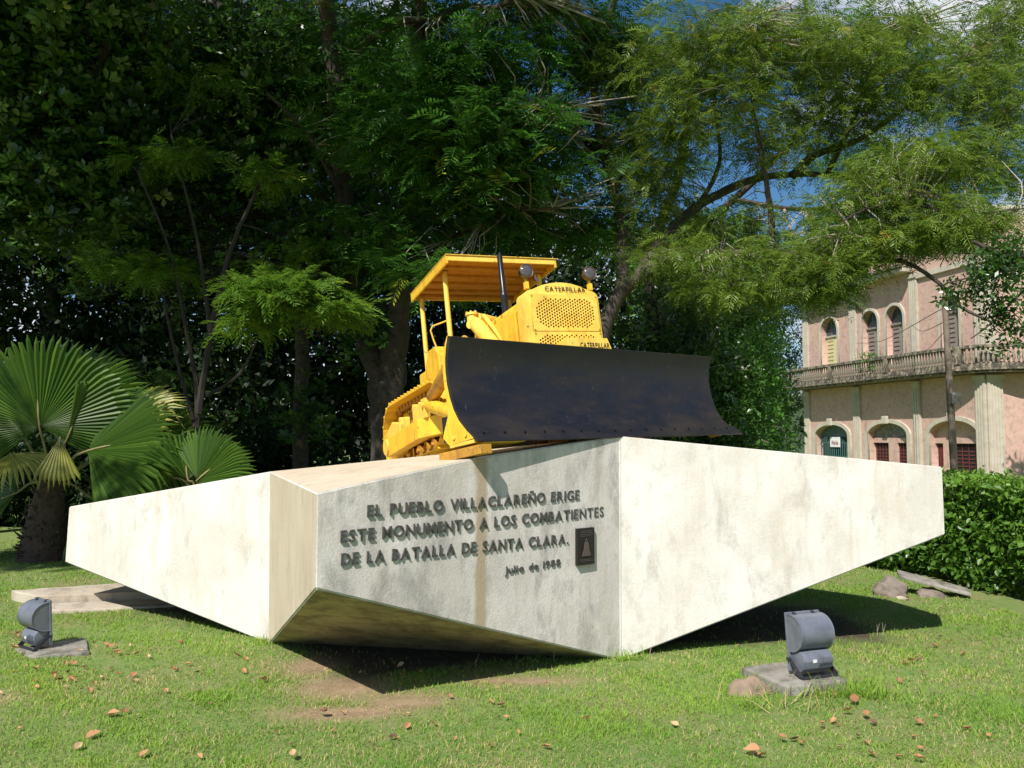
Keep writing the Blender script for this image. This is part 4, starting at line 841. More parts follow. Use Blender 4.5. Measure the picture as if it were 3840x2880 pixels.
fan_palm(pb, pc, [
    (at(705, 1800, 10.8), (-.15, 0, 1), (.5, -1, .1), .80, dict(spread=50, nseg=20)),
    (at(740, 1800, 10.6), (.75, -.1, .62), (-.1, -1, .35), .86, dict(spread=95, nseg=48, split=.68)),
    (at(650, 1790, 10.9), (-.9, 0, .4), (.2, -1, .4), .70, dict(spread=70, nseg=24)),
    (at(760, 1830, 10.8), (1, -.1, -.1), (0, -.6, 1), .75, dict(spread=60, nseg=22, droop=.4)),
    (at(780, 1790, 11.0), (.5, .2, .9), (-.3, -1, .2), .72, dict(spread=60, nseg=22))],
    'smaller fan palm standing behind the left wing of the plinth', .10, 30)
def feather_palm(base, fr, label):
    base = Vector(base); root = empty('feather_palm', base); tag(root, label, 'palm'); b = MB(-base); b.tube([base, base+Vector((0, 0, 1.1))], [.08, .05], 8); b.build('trunk', m_palmt, root, True)
    for pts in fr:
        c = catmull([base+Vector((0, 0, 1.0))]+[Vector(p) for p in pts], 6); b = MB(-base); k = len(c)
        b.tube(c, [.016*(1-.8*i/k) for i in range(k)], 5)
        for i in range(4, k-1):
            t = (c[i+1]-c[i-1]).normalized(); s_ = t.cross(UZ).normalized()
            for q_ in (0, .5):
                p = c[i].lerp(c[i+1], q_); l = .42*math.sin(math.pi*min(1, (i+q_)/k*.95+.08))
                for sg in (-1, 1):
                    tip = p+(s_*sg*.8+t*.55+Vector((0, 0, .1)))*l-Vector((0, 0, l*.35)); w_ = t*.014
                    b.add([p-w_, p+w_, tip.lerp(p, .5)+w_+Vector((0, 0, .05*l)), tip, tip.lerp(p, .5)-w_+Vector((0, 0, .05*l))], [(0, 1, 2, 3, 4)])
        o = b.build('frond', L_palm, root, recalc=False); o.data.attributes.new('tint', 'FLOAT', 'POINT').data.foreach_set('value', [rnd.random()]*len(o.data.vertices))
b0 = at(520, 1800, 12.6); b0.z = 0
feather_palm(b0, [[at(530, 1500, 12.4), at(620, 1390, 12.2), at(720, 1440, 12.0)], [at(500, 1500, 12.6), at(480, 1400, 12.6), at(420, 1420, 12.6)], [at(560, 1560, 12.4), at(680, 1500, 12.2), at(800, 1560, 12.0)], [at(450, 1560, 12.6), at(380, 1500, 12.6), at(300, 1560, 12.5)]], 'feather palm with arching fronds between the two fan palms')

# ------------------------------------------------------------------ hedge
def hedge():
    base = Vector((5.1, 9.0, 0)); root = empty('hedge', base); tag(root, 'thick clipped green hedge to the right of the plinth', 'hedge')
    f0 = np.array([3.95, 11.6]); f1 = np.array([5.75, 5.9]); L_ = np.linalg.norm(f1-f0); e = (f1-f0)/L_; nn = np.array([-e[1], e[0]]); nn = nn if nn[0] > 0 else -nn
    hgt = lambda t: 1.10+.10*t/L_*1.0
    # inner mass
    K = 9000; t = rng.random(K)*L_; dpt = .12+rng.random(K)*1.1; z = rng.random(K)*.95
    def pos(t, dpt, z): p = f0+e*t[:, None]+nn*dpt[:, None]; return np.concatenate([p, z[:, None]], 1)
    lv = Leaves(); one = [np.array([[[0, 0, 0], [-.27, .28, .05], [-.25, .68, .04], [0, 1, -.06]], [[0, 0, 0], [0, 1, -.06], [.25, .68, .04], [.27, .28, .05]]])]
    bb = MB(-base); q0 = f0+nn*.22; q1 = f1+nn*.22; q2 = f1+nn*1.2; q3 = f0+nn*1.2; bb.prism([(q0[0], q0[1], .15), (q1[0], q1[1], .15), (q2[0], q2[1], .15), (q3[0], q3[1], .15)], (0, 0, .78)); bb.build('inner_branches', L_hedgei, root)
    K = 15000; t = rng.random(K)*L_; z = .03+1.07*rng.random(K)**.85; bulge = .10*np.sin(t*2.3)+.07*np.sin(t*5.1+z*4)+.10*(1-z)+.05*np.sin(z*9+t*3); dpt = np.abs(rng.normal(size=K))*.10-bulge*.8+.10
    dpt = dpt+np.maximum(0, .25-z)*.6
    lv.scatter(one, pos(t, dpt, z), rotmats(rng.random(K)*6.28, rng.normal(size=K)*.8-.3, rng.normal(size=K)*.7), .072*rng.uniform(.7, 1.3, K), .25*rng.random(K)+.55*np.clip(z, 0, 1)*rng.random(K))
    K = 9000; t = rng.random(K)*L_; dpt = rng.random(K)*1.25; z = 1.07+.05*np.sin(t*3)*np.sin(dpt*4)+np.abs(rng.normal(size=K))*.045
    lv.scatter(one, pos(t, dpt, z), rotmats(rng.random(K)*6.28, rng.normal(size=K)*.6+.3, rng.normal(size=K)*.6), .05*rng.uniform(.7, 1.3, K), .5+.45*rng.random(K))
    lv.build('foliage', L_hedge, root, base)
    b = MB(-base)
    for i in range(60):
        p = f0+e*rnd.uniform(0, L_)+nn*rnd.uniform(.2, .7); b.tube([(p[0], p[1], 0), (p[0]+rnd.uniform(-.1, .1), p[1]+rnd.uniform(-.1, .1), .6)], [.012, .006], 4)
    b.build('stem', m_twigd, root)
hedge()

# ------------------------------------------------------------------ pink building
CN = Vector((24.5, 44., 0)); e1 = Vector((-.22, .975, 0)).normalized(); n1 = Vector((-e1.y, e1.x, 0)); G0 = -2.0
bld = tag(empty('pink_building', CN+Vector((0, 0, G0))), 'old pink two storey building with arched windows and a stained balustraded balcony, at the right', 'building')
M1 = Matrix(((e1.x, 0, n1.x, 0), (e1.y, 0, n1.y, 0), (0, 1, 0, -G0), (0, 0, 0, 1)))   # (t, z, outward)
M2 = Matrix(((1, 0, 0, 0), (0, 0, -1, 0), (0, 1, 0, -G0), (0, 0, 0, 1)))
def plate(nm, mt, M_, outer, holes, depth, outoff=0, parent=bld):
    me = curve_plate(outer, holes, depth, nm); me.materials.clear(); me.materials.append(mt)
    o = link(nm, me, parent); o.matrix_basis = M_ @ Matrix.Translation((0, 0, outoff-depth/2)) if parent is bld else Matrix.Translation((0, 0, outoff-depth/2)); return o
def bx(nm, mt, M_, a, c, parent=bld, bev=0):
    b = MB(); b.box(a, c); o = b.build(nm, mt, None, bevel=bev); o.parent = parent
    if parent is bld: o.matrix_basis = M_
    return o
up = [(12.80, 14.70, 5.2, 8.72, .95), (8.56, 10.16, 5.2, 8.72, .80), (6.20, 7.80, 5.2, 8.70, .80), (1.70, 3.10, 5.2, 8.75, .72)]
lo = [(11.85, 15.55, -2, 1.72, .72), (6.10, 9.75, -2, 1.72, .75), (.58, 4.24, -2, 1.72, .80)]
rect = lambda a, b_, c, d: [(a, c), (b_, c), (b_, d), (a, d)]
plate('wall', m_pink, M1, rect(0, 16.9, 4.93, 12.6), [arch(*u) for u in up], .5)
plate('wall', m_pink, M1, rect(0, 16.9, -2.0, 4.90), [arch(*u) for u in lo], .5)
up2 = [(3.0, 4.2, 5.2, 8.3, .6), (7.5, 8.8, 5.2, 8.6, .65)]; lo2 = [(2.1, 3.3, -.3, 1.35, .05), (6.5, 9, -2, 1.7, .8)]
plate('wall', m_pink, M2, rect(.0, 14, 4.93, 13.2), [arch(*u) for u in up2], .5)
plate('wall', m_pink, M2, rect(.0, 14, -2.0, 4.90), [arch(*u) for u in lo2], .5)
b = MB(); b.prism([Vector((0, .6, 12.6)), Vector((14, .6, 12.6)), Vector((14, 14, 12.6)), e1*16.9+Vector((.6, 0, 12.6)), e1*.6+Vector((.6, 0, 12.6))], (0, 0, .15)); o = b.build('roof', m_roof, bld); o.location = (0, 0, -G0)
b = MB(); p1 = e1*16.9; b.prism([(p1.x, p1.y, 0), (p1.x+14, p1.y, 0), (p1.x+14, p1.y+.3, 0), (p1.x, p1.y+.3, 0)], (0, 0, 14.4)); b.build('rear_wall', m_pink, bld)
def archframe(u, M_, wdt=.17, inner=None):
    x0, x1, z0, zs, ri = u; n_ = 16; c = (x0+x1)/2; h = (x1-x0)/2
    outer = [(x0-wdt, z0)]+[(c-(h+wdt)*math.cos(math.pi*i/n_), zs+(ri+wdt)*math.sin(math.pi*i/n_)) for i in range(n_+1)]+[(x1+wdt, z0)]
    inn = [(x1, z0)]+[(c+h*math.cos(math.pi*i/n_), zs+ri*math.sin(math.pi*i/n_)) for i in range(n_+1)]+[(x0, z0)]
    return plate('window_surround', m_creamw, M_, outer+inn, [], .12, .10)
for i, u in enumerate(up):
    archframe(u, M1); x0, x1, z0, zs, ri = u
    wn = plate('window', m_pane, M1, arch(x0, x1, zs-.25, zs, ri), [], .04, -.40)
    bx('transom', m_creamw if i == 0 else m_greyw, M1, (x0, zs-.33, -.40), (x1, zs-.22, -.28))
    for k in (1, 2): bx('glazing_bar', m_greyw, M1, (x0+(x1-x0)*k/3-.02, 0+zs-.22, -.02), (x0+(x1-x0)*k/3+.02, zs+ri*.92, .03), parent=wn)
    mt = m_yelw if i == 0 else m_greyw
    dw = (x1-x0)/2
    for s_, xa in ((0, x0+.04), (1, x0+dw+.02)):
        if i == 1 and s_ == 0: pass
        lf = bx('shutter', mt, M1, (xa, 5.2, -.42), (xa+dw-.08, zs-.33, -.36))
        if i in (1, 2) or (i == 0 and s_ == 1) or i == 3:
            for k in range(11): z = 5.5+k*.26; b = MB(); b.box((xa+.1, z, -.359), (xa+dw-.2, z+.05, -.345)); oo = b.build('slat', m_int if i != 0 else m_greyw, lf)
    bx('dark_interior', m_int, M1, (x0-.2, 5.0, -1.4), (x1+.2, 9.6, -1.3))
for i, u in enumerate(lo):
    x0, x1, z0, zs, ri = u; n_ = 16; c = (x0+x1)/2; h = (x1-x0)/2; wdt = .30
    outer = [(x0-wdt, z0)]+[(c-(h+wdt)*math.cos(math.pi*k/n_), zs+(ri+wdt*.8)*math.sin(math.pi*k/n_)) for k in range(n_+1)]+[(x1+wdt, z0)]
    inn = [(x1, z0)]+[(c+h*math.cos(math.pi*k/n_), zs+ri*math.sin(math.pi*k/n_)) for k in range(n_+1)]+[(x0, z0)]
    plate('arch_surround', m_creamw, M1, outer+inn, [], .14, .13)
    bx('keystone', m_creamw, M1, (c-.22, zs+ri-.05, .10), (c+.22, zs+ri+.42, .28), bev=.03)
    bx('dark_interior', m_int, M1, (x0-.2, -2, -1.6), (x1+.2, 2.6, -1.5))
    if i == 0:
        wn = plate('fanlight', m_teal, M1, arch(x0, x1, zs-.1, zs, ri), [], .05, -.40)
        for k in range(1, 7): a = math.pi*k/7; b = MB(); b.tube([(c, zs, .03), (c+h*math.cos(a), zs+ri*math.sin(a), .03)], .025, 4); b.build('glazing_bar', m_greyw, wn)
        for k in range(17): x = x0+.1+k*(x1-x0-.2)/16; b = MB(); b.tube([(x, -2, -.30), (x, zs-.1, -.30)], .03, 5); o = b.build('window_bar', m_teal, None); o.parent = bld; o.matrix_basis = M1
        for z in (.3, 1.2): bx('window_bar', m_teal, M1, (x0, z, -.33), (x1, z+.06, -.28))
        sg = bx('sign_board', m_white, M1, (x0+1.35, .95, -.26), (x0+2.45, 1.62, -.22))
        lettering('Hola', m_redink, sg, (x0+2.25, 1.12, -.215), (x0+1.55, 1.12, -.215), Vector((-1, 0, 0)), Vector((0, 1, 0)), Vector((0, 0, 1)), .28, depth=.01, bold=.04)
    else:
        plate('fanlight', m_slab if i == 1 else m_pink, M1, arch(x0, x1, zs-.15, zs, ri), [], .06, -.36)
        bx('door_head', m_pink, M1, (x0, zs-.45, -.42), (x1, zs-.15, -.28))
        bx('mullion', m_pink, M1, (c-.45 if i == 1 else c+.6, -2, -.42), (c+.35 if i == 1 else c+1.2, zs-.45, -.28))
        for (xa, xb) in (((x0+.1, c-.45), (c+.35, x1-.05)) if i == 1 else ((x0+.1, c+.6), (c+1.2, x1-.05))):
            lf = bx('shutter', m_int, M1, (xa, -2, -.50), (xb, zs-.45, -.46))
            for k in range(13): z = -1.4+k*.2; b = MB(); b.box((xa, z, -.455), (xb, z+.06, -.43)); b.build('slat', m_redw, lf)
            for k in range(5): x = xa+(xb-xa)*(k+.5)/5; b = MB(); b.box((x-.025, -2, -.425), (x+.025, zs-.45, -.405)); b.build('grille_bar', m_redw, lf)
for i, u in enumerate(up2):
    archframe(u, M2, .2); x0, x1, z0, zs, ri = u; plate('window', m_pane, M2, arch(x0, x1, z0, zs, ri), [], .04, -.3)
    for k in range(1, 5): bx('glazing_bar', m_white, M2, (x0, z0+k*.75, -.30), (x1, z0+k*.75+.05, -.26))
    bx('glazing_bar', m_white, M2, ((x0+x1)/2-.04, z0, -.30), ((x0+x1)/2+.04, zs+ri, -.25))
for u in lo2: plate('shutter', m_redw, M2, arch(*u), [], .05, -.3)
def pilaster(M_, x0, x1, z0, z1, pr=.12, nm='pilaster'):
    o = bx(nm, m_creamw, M_, (x0, z0, .002), (x1, z1, pr), bev=.015)
    k = int((x1-x0)/.16)
    for j in range(k): x = x0+(x1-x0)*(j+.5)/k; b = MB(); b.box((x-.035, z0+.5, pr+.001), (x+.035, z1-.4, pr+.03)); b.build('flute', m_creamw, o)
    b = MB(); b.box((x0-.06, z1-.28, pr), (x1+.06, z1-.05, pr+.09)); b.build('capital', m_creamw, o)
for x0, x1 in ((16.2, 16.85), (10.5, 11.2), (4.9, 5.5), (.0, .7)): pilaster(M1, x0, x1, -2, 4.85)
pilaster(M2, .0, .8, -2, 4.85, .12); pilaster(M2, 4.6, 5.3, -2, 4.85)
for x0, x1 in ((16.2, 16.85), (10.7, 11.4), (4.9, 5.6)): pilaster(M1, x0, x1, 5.2, 11.1)
pilaster(M1, .0, .6, 5.2, 10.6); pilaster(M2, .0, .6, 5.2, 10.6)
bx('cornice', m_creamw, M1, (5.2, 11.20, .003), (17.6, 11.42, .85), bev=.03); bx('cornice', m_balc, M1, (5.2, 11.43, .003), (17.8, 11.62, 1.05), bev=.03)
bx('string_course', m_creamw, M1, (-.12, 10.72, .003), (5.19, 11.05, .16), bev=.02); bx('string_course', m_creamw, M2, (.0, 10.72, .003), (14, 11.05, .16), bev=.02)
bx('parapet', m_creamw, M1, (.0, 12.61, -.5), (16.9, 13.5, -.2)); bx('parapet', m_creamw, M2, (.0, 13.21, -.5), (14, 13.8, -.2))
# balcony slab, mouldings and balustrade along both fronts with a rounded corner
def off_line(): 
    pts = [e1*17.8+n1*1.2, e1*1.6+n1*1.2]
    a0 = math.atan2(n1.y, n1.x); a0 = a0 if a0 > 0 else a0+2*math.pi; a1 = 1.5*math.pi
    c = e1*1.6
    c = Vector((.9, .5, 0))
    st = e1*1.6+n1*1.2; en = Vector((2.2, -1.2, 0)); ctl = Vector((-.75, -1.15, 0))
    pts = [e1*17.8+n1*1.2]+[(1-t)**2*st+2*(1-t)*t*ctl+t*t*en for t in [i/6 for i in range(7)]]+[Vector((14, -1.2, 0))]
    return pts
OL = off_line()
b = MB((0, 0, -G0)); b.prism([(p.x, p.y, 4.93) for p in OL]+[(14, .3, 4.93), (.3, .3, 4.93), (e1*17.8).to_tuple()[:2]+(4.93,)], (0, 0, .24)); slb = b.build('balcony_slab', m_balc, bld, bevel=.02)
def ribbon(z0, z1, th, nm, mt):
    b = MB((0, 0, -G0)); n_ = len(OL); I = []; O_ = []
    for i, p in enumerate(OL):
        t = (OL[min(i+1, n_-1)]-OL[max(i-1, 0)]).normalized(); nn = Vector((t.y, -t.x, 0)); nn = nn if nn.dot(Vector((-1, -1, 0))) > 0 else -nn; O_.append(p+nn*th[1]); I.append(p+nn*th[0])
    vs = []
    for a, c in zip(I, O_): vs += [(a.x, a.y, z0), (c.x, c.y, z0), (c.x, c.y, z1), (a.x, a.y, z1)]
    fs = [(i*4+j, i*4+(j+1) % 4, i*4+4+(j+1) % 4, i*4+4+j) for i in range(n_-1) for j in range(4)]+[(0, 1, 2, 3), (n_*4-4, n_*4-3, n_*4-2, n_*4-1)]
    b.add(vs, fs); return b.build(nm, mt, bld)
ribbon(5.175, 5.40, (-.20, .02), 'balcony_kerb', m_balc); ribbon(6.20, 6.36, (-.22, .06), 'handrail', m_balc); ribbon(5.06, 5.16, (.003, .10), 'balcony_moulding', m_balc)
bp = [(.035, 5.40), (.07, 5.44), (.045, 5.50), (.095, 5.66), (.06, 5.82), (.035, 5.90), (.055, 5.96), (.035, 6.02), (.07, 6.20)]
b = MB(); b.tube([(0, 0, z-5.4) for r_, z in bp], [r_ for r_, z in bp], 8, caps=False); bo = b.build('baluster', m_balc, None, True); bme = bo.data; bpy.data.objects.remove(bo)
pb_ = MB(); pb_.box((-.17, -.17, 0), (.17, .17, .80)); po = pb_.build('balustrade_post', m_balc, None, bevel=.01); pme = po.data; bpy.data.objects.remove(po)
dist = 0; nextb = .2; marks = 0; seglen = []
tot = sum((OL[i+1]-OL[i]).length for i in range(len(OL)-1)); s_ = .15; 
def on_line(s):
    for i in range(len(OL)-1):
        l = (OL[i+1]-OL[i]).length
        if s <= l: return OL[i].lerp(OL[i+1], s/l), math.atan2((OL[i+1]-OL[i]).y, (OL[i+1]-OL[i]).x)
        s -= l
    return OL[-1], 0
kk = 0
while s_ < tot:
    p, a = on_line(s_); t_ = OL[0]; nn = Vector((math.sin(a), -math.cos(a), 0)); nn = nn if nn.dot(Vector((-1, -1, 0))) > 0 else -nn
    q = p-nn*.09
    if kk % 24 == 0: link('balustrade_post', pme, bld, loc=(q.x, q.y, 5.4-G0), rot=(0, 0, a)); s_ += .31
    else: link('baluster', bme, bld, loc=(q.x, q.y, 5.4-G0), rot=(0, 0, a)); s_ += .232
    kk += 1
# a plant growing on the balcony
b0 = CN+e1*8.0+n1*1.0+Vector((0, 0, 5.2)); root = empty('balcony_plant', b0); tag(root, 'small green plant sprouting on the balcony before the paired arched windows', 'plant')
lv = Leaves(); K = 90; lv.scatter(CL, np.array(list(b0))+np.stack([rng.normal(size=K)*.35, rng.normal(size=K)*.35, .5+rng.random(K)*1.0], 1), rotmats(rng.random(K)*6, rng.normal(size=K), rng.normal(size=K)), .16*np.ones(K), rng.random(K)); lv.build('foliage', L_bush, root, b0)
b = MB(); 
for i in range(8): b.tube([(0, 0, 0), (rnd.uniform(-.3, .3), rnd.uniform(-.3, .3), rnd.uniform(.8, 1.4))], [.02, .008], 4)
b.build('stem', m_twigd, root)
# utility pole in front of the building
pb0 = at(3590, 1800, 21); pb0.z = float(gz(pb0.x, pb0.y))-.1; ptop = at(3543, 1130, 21)
root = empty('utility_pole', pb0); tag(root, 'slim leaning wooden pole in front of the balcony of the pink building', 'pole')
b = MB(-pb0); b.tube([pb0, pb0.lerp(ptop, .5), ptop], [.10, .09, .07], 10); b.build('shaft', m_pole, root, True)
b = MB(-pb0); q = pb0.lerp(ptop, .66); b.box((q.x-.05, q.y-.2, q.z-.15), (q.x+.18, q.y-.08, q.z+.12)); b.build('junction_box', m_slab, root, bevel=.01)
for z_, tp in ((.98, CN+e1*10.5+n1*.2+Vector((0, 0, 7.6))), (.93, CN+e1*5.4+n1*.2+Vector((0, 0, 8.2))), (.9, CN+e1*5.2+n1*.2+Vector((0, 0, 6.6)))):
    a = pb0.lerp(ptop, z_); mid = a.lerp(tp, .5)-Vector((0, 0, .35)); b = MB(-pb0); b.tube(catmull([a, mid, tp], 6), .012, 4); b.build('cable', m_wire, root, True)
# far low wooded hill closing the horizon
hx = np.linspace(-260, 260, 60); b = MB(); vs = []; fs = []
for i, x in enumerate(hx):
    h = 7+3*math.sin(x*.05)+2*math.sin(x*.13+1); vs += [(x, 150+.0006*x*x, -3), (x, 165+.0006*x*x, h), (x, 190, -3)]
for i in range(59): fs += [(i*3, i*3+3, i*3+4, i*3+1), (i*3+1, i*3+4, i*3+5, i*3+2)]
b.add(vs, fs); tag(b.build('hills', simple('distant_woods', (.035, .06, .022), .9, scale=.4, bs=.5), None, True), kind='structure')

# ------------------------------------------------------------------ grass, weeds, fallen leaves
def excluded(x, y):
    e_ = np.zeros(len(x), bool)
    for P_ in ([(1.54, 5.84), (1.70, 5.40), (1.90, 5.44), (2.13, 5.53), (2.08, 5.80), (1.99, 5.99), (1.74, 5.94)], [(-3.74, 6.52), (-3.46, 6.26), (-3.12, 6.42), (-3.38, 6.86)], [(-4.95, 8.55), (-4.45, 7.85), (-2.2, 8.35), (-2.2, 9.35), (-4.0, 9.0)], [(2.515, 4.2), (3.6, 4.2), (3.6, 5.1), (3.06, 5.1)]):
        ins = np.ones(len(x), bool); n_ = len(P_)
        for i in range(n_):
            ax, ay = P_[i]; bx_, by_ = P_[(i+1) % n_]; ins &= ((bx_-ax)*(y-ay)-(by_-ay)*(x-ax)) >= 0
        e_ |= ins
        ins = np.ones(len(x), bool)
        for i in range(n_):
            ax, ay = P_[i]; bx_, by_ = P_[(i+1) % n_]; ins &= ((bx_-ax)*(y-ay)-(by_-ay)*(x-ax)) <= 0
        e_ |= ins
    return e_
blade_t = [np.array([[[-.5, 0, 0], [.5, 0, 0], [.32, .25, .62], [-.32, .25, .62]], [[-.32, .25, .62], [.32, .25, .62], [.04, .65, .95], [-.04, .65, .95]]]), np.array([[[-.5, 0, 0], [.5, 0, 0], [.3, .5, .45], [-.3, .5, .45]], [[-.3, .5, .45], [.3, .5, .45], [.04, 1.0, .55], [-.04, 1.0, .55]]])]
def grass_patch(K, x, y, hgt, wid, tint, mat, name, kind='stuff'):
    yaw = rng.random(K)*2*np.pi; Rm = rotmats(yaw, rng.normal(size=K)*.25, rng.normal(size=K)*.25)
    S = np.zeros((K, 3, 3)); S[:, 0, 0] = wid; S[:, 1, 1] = hgt; S[:, 2, 2] = hgt
    lv = Leaves(); lv.scatter(blade_t, np.stack([x, y, gz(x, y)], 1), Rm @ S, np.ones(K), tint); return lv.build(name, mat)
K = 330000
y = 3.9*np.exp(rng.random(K)*math.log(13.5/3.9)); x = (rng.random(K)*2-1)*(.66*y+.3)
cl_ = pn(x, y, 2.2)+.8*pn(x, y, 6.5); dd = dirt(x, y)
keep = (rng.random(K) < np.clip(.62+.35*cl_, .15, 1)) & (rng.random(K) > dd*.92) & (rng.random(K) > soil_shade(x, y)*.93) & ~excluded(x, y) & (x < 4.6+.0*y)
x, y, cl_, dd = x[keep], y[keep], cl_[keep], dd[keep]; K = len(x)
far = np.clip((y-4)/6, 0, 1)
tint = np.clip(.42+.26*pn(x, y, 1.4)+.16*cl_+rng.normal(size=K)*.16, 0, .94); dry = rng.random(K) < np.clip(.12+.22*pn(x+3, y, 1.9)+.7*dd, 0, .9); tint[dry] = 1.0
hgt = (.015+.016*rng.random(K)+.010*np.clip(cl_, 0, 1))*(1-.45*dd); wid = .0042+.0035*far
tag(grass_patch(K, x, y, hgt, wid, tint, L_grass, 'grass'), 'short patchy green grass covering the lawn', 'grass', kind='stuff')
# rank tufts at edges
def tuft(cx, cy, rx_, ry_, n_, h_, label, mat=L_grass, t0=.45):
    xx = cx+rng.normal(size=n_)*rx_; yy = cy+rng.normal(size=n_)*ry_
    o = grass_patch(n_, xx, yy, h_*rng.uniform(.5, 1.2, n_), np.full(n_, .006), np.clip(t0+rng.random(n_)*.35, 0, .94), mat, 'grass_tuft')
    return tag(o, label, 'grass tuft', 'rank grass tufts on the lawn')
tuft(2.15, 5.38, .16, .05, 190, .12, 'tall grass tuft along the front edge of the right floodlight slab')
tuft(1.95, 5.40, .12, .03, 120, .09, 'low grass growing over the front lip of the right floodlight slab')
tuft(1.56, 5.50, .04, .12, 90, .07, 'low grass along the left side of the right floodlight slab')
tuft(2.30, 5.58, .08, .06, 80, .11, 'tall grass tuft at the right corner of the right floodlight slab')
tuft(1.42, 5.18, .06, .05, 70, .10, 'dark grass tuft in front of the brown rock')
tuft(.84, 6.26, .05, .03, 80, .10, 'grass tuft at the foot of the front right edge of the plinth')
tuft(-1.9, 6.75, .10, .05, 80, .07, 'grass tuft where the left edge of the plinth meets the lawn')
tuft(-1.85, 5.35, .13, .07, 260, .055, 'bright green tuft on the open lawn below the left wing')
tuft(1.5, 6.35, .10, .04, 90, .06, 'bright tuft left of the right floodlight by the shadow edge')
tuft(-3.25, 6.9, .15, .08, 70, .07, 'grass tuft behind the thin slab of the left floodlight')
tuft(1.62, 5.22, .22, .10, 40, .16, 'dry straw blades in front of the right floodlight slab', L_straw, .3)
for i, (x_, y_) in enumerate([(-.25, 6.03), (.30, 6.22), (1.0, 6.3), (2.95, 7.0), (2.99, 6.98)]):
    b = MB(); b.tube([(0, 0, 0), (rnd.uniform(-.01, .01), 0, rnd.uniform(.06, .14))], [.0025, .0012], 4); b.tube([(0, 0, .04), (.02, 0, .10)], [.0018, .001], 4); o = b.build('dry_stem', m_twig, None); o.location = (x_, y_, 0)
    tag(o, ['thin dry stem at the shadow edge under the left of the text face', 'thin dry stem by the shadow edge under the lettered face', 'dry stem at the foot of the right wing', 'left one of two dry stems in the right wing shadow', 'right one of two dry stems in the right wing shadow'][i], 'stem')
# fallen leaves
def leafmesh(mat, seed):
    rr = random.Random(seed); n_ = 7; V = []; F = []; cv = rr.uniform(.15, .5); 
    for i in range(n_):
        t = i/(n_-1); wd = .30*math.sin(math.pi*t**.8)+.01; z = cv*(t-.5)**2+.05; lf_ = rr.uniform(.02, .12)
        V += [(-wd, t-.5, z+wd*.5+lf_), (0, t-.5, z), (wd, t-.5, z+wd*.6+rr.uniform(0, .08))]
    for i in range(n_-1): a = i*3; F += [(a, a+1, a+4, a+3), (a+1, a+2, a+5, a+4)]
    me = bpy.data.meshes.new('fallen_leaf'); me.from_pydata(V, [], F); me.attributes.new('tint', 'FLOAT', 'POINT').data.foreach_set('value', [rr.random()*.9]*len(V)); me.materials.append(mat); return me
LM = [leafmesh(m_dry, i) for i in range(5)]+[leafmesh(m_dry3, i+9) for i in range(2)]+[leafmesh(m_dry2, i+5) for i in range(2)]
def gpt(px, py):
    p = at(px, py, 1.0); d = (p-Vector((0, 0, 1.6))); t = -1.6/d.z; return Vector((d.x*t, d.y*t, 0))
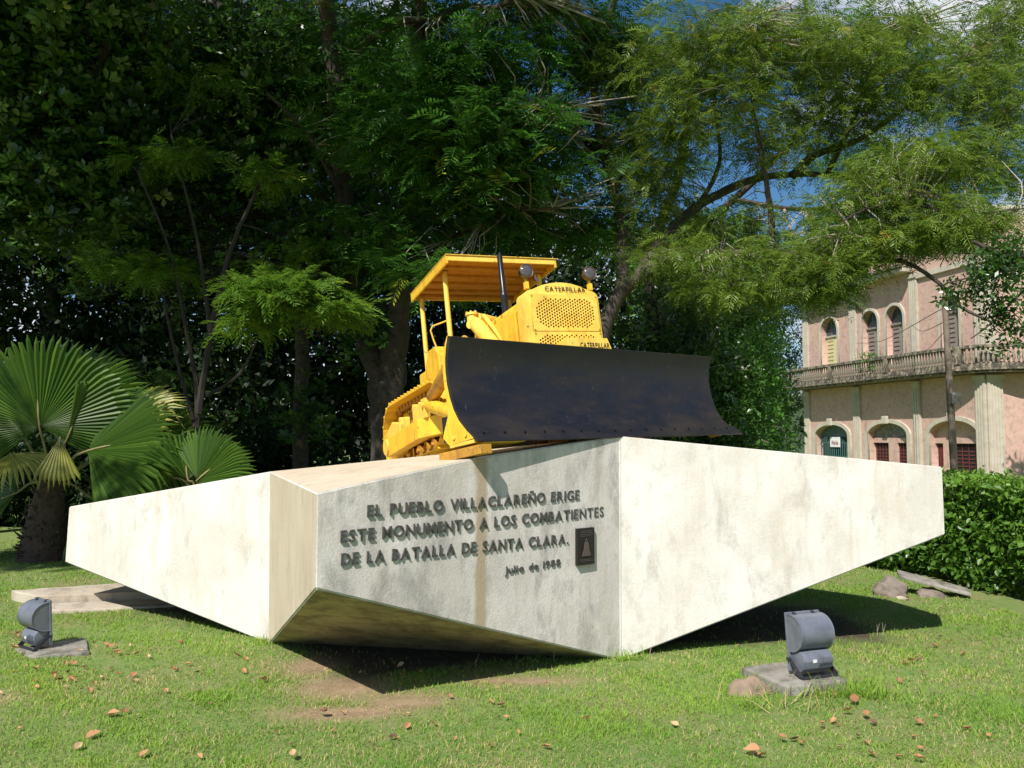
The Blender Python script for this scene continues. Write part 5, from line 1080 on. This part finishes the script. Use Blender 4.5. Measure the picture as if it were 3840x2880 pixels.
named = [(3206, 2640, .085, 0, 'largest orange dry leaf lying in front of the right floodlight slab'), (3249, 2692, .06, 1, 'orange dry leaf just right of and nearer than the largest orange leaf'), (3180, 2680, .06, 3, 'brown curled leaf to the left of the pair of orange leaves'), (3084, 2730, .055, 2, 'round orange leaf below the floodlight slab'), (2821, 2833, .09, 4, 'long curled brown leaf near the bottom edge, right of centre'), (3446, 2860, .06, 1, 'reddish dry leaf near the bottom edge below the right floodlight'), (2934, 2780, .05, 3, 'upright reddish brown leaf left of the round orange leaf'), (3420, 2490, .06, 0, 'orange leaf on the open grass right of the floodlight'), (350, 2775, .08, 4, 'curled orange leaf near the bottom left'), (291, 2820, .06, 5, 'pale tan leaf near the bottom left corner'), (1100, 2845, .06, 6, 'pale leaf at the bottom edge left of centre'), (990, 2565, .07, 0, 'orange leaf standing on edge on the lawn left of the brown patch'), (425, 2695, .085, 4, 'long flat brown leaf on the lower left lawn'), (1215, 2685, .07, 8, 'dark curled leaf on the brown patch')]
for px, py, s_, k, lab in named:
    o = link('fallen_leaf', LM[k]); p = gpt(px, py); o.location = (p.x, p.y, .022); o.scale = (s_,)*3; o.rotation_euler = (rnd.uniform(-.4, .4), rnd.uniform(-.4, .4), rnd.uniform(0, 6.28)); tag(o, lab, 'leaf', 'dry leaves scattered on the lawn')
spots = []
for cx, cy, sx, sy, n_ in ((250, 2540, 260, 60, 34), (60, 2420, 60, 40, 10), (450, 2440, 160, 40, 14), (300, 2150, 200, 30, 9), (1920, 2750, 1700, 90, 34), (3200, 2760, 480, 100, 13), (3500, 2480, 220, 80, 9), (3480, 2240, 200, 20, 7), (1500, 2560, 300, 60, 6), (700, 2480, 250, 60, 10)):
    for i in range(n_): spots.append((rnd.gauss(cx, sx*.6), rnd.gauss(cy, sy*.6), (cx, cy)))
WHERE = {(250, 2540): 'in front of the left floodlight', (60, 2420): 'beside the left floodlight at the left edge', (450, 2440): 'right of the left floodlight slab', (300, 2150): 'on the grass behind the concrete step', (1920, 2750): 'on the near lawn along the bottom edge', (3200, 2760): 'on the near lawn below the right floodlight', (3500, 2480): 'on the open grass right of the right floodlight', (3480, 2240): 'near the rocks by the hedge', (1500, 2560): 'near the bare patch at the shadow tip', (700, 2480): 'on the lawn below the left wing'}
for px, py, wk in spots:
    p = gpt(px, max(2060, min(py, 2900))); lk_ = rnd.choice([0, 1, 2, 3, 4, 0, 1, 2, 5, 6, 7, 8]); o = link('fallen_leaf', LM[lk_]); s_ = rnd.uniform(.026, .060)
    o.location = (p.x, p.y, float(gz(p.x, p.y))+.018); o.scale = (s_,)*3; o.rotation_euler = (rnd.uniform(-.5, .5), rnd.uniform(-.5, .5), rnd.uniform(0, 6.28))
    cn = 'orange brown' if lk_ < 5 else ('pale tan' if lk_ < 7 else 'dark brown')
    tag(o, 'small %s dry leaf %s' % (cn, WHERE[wk]), 'leaf', '%s dry leaves %s' % (cn, WHERE[wk]))
print('foliage tris', TRI, 'grass', K*4)
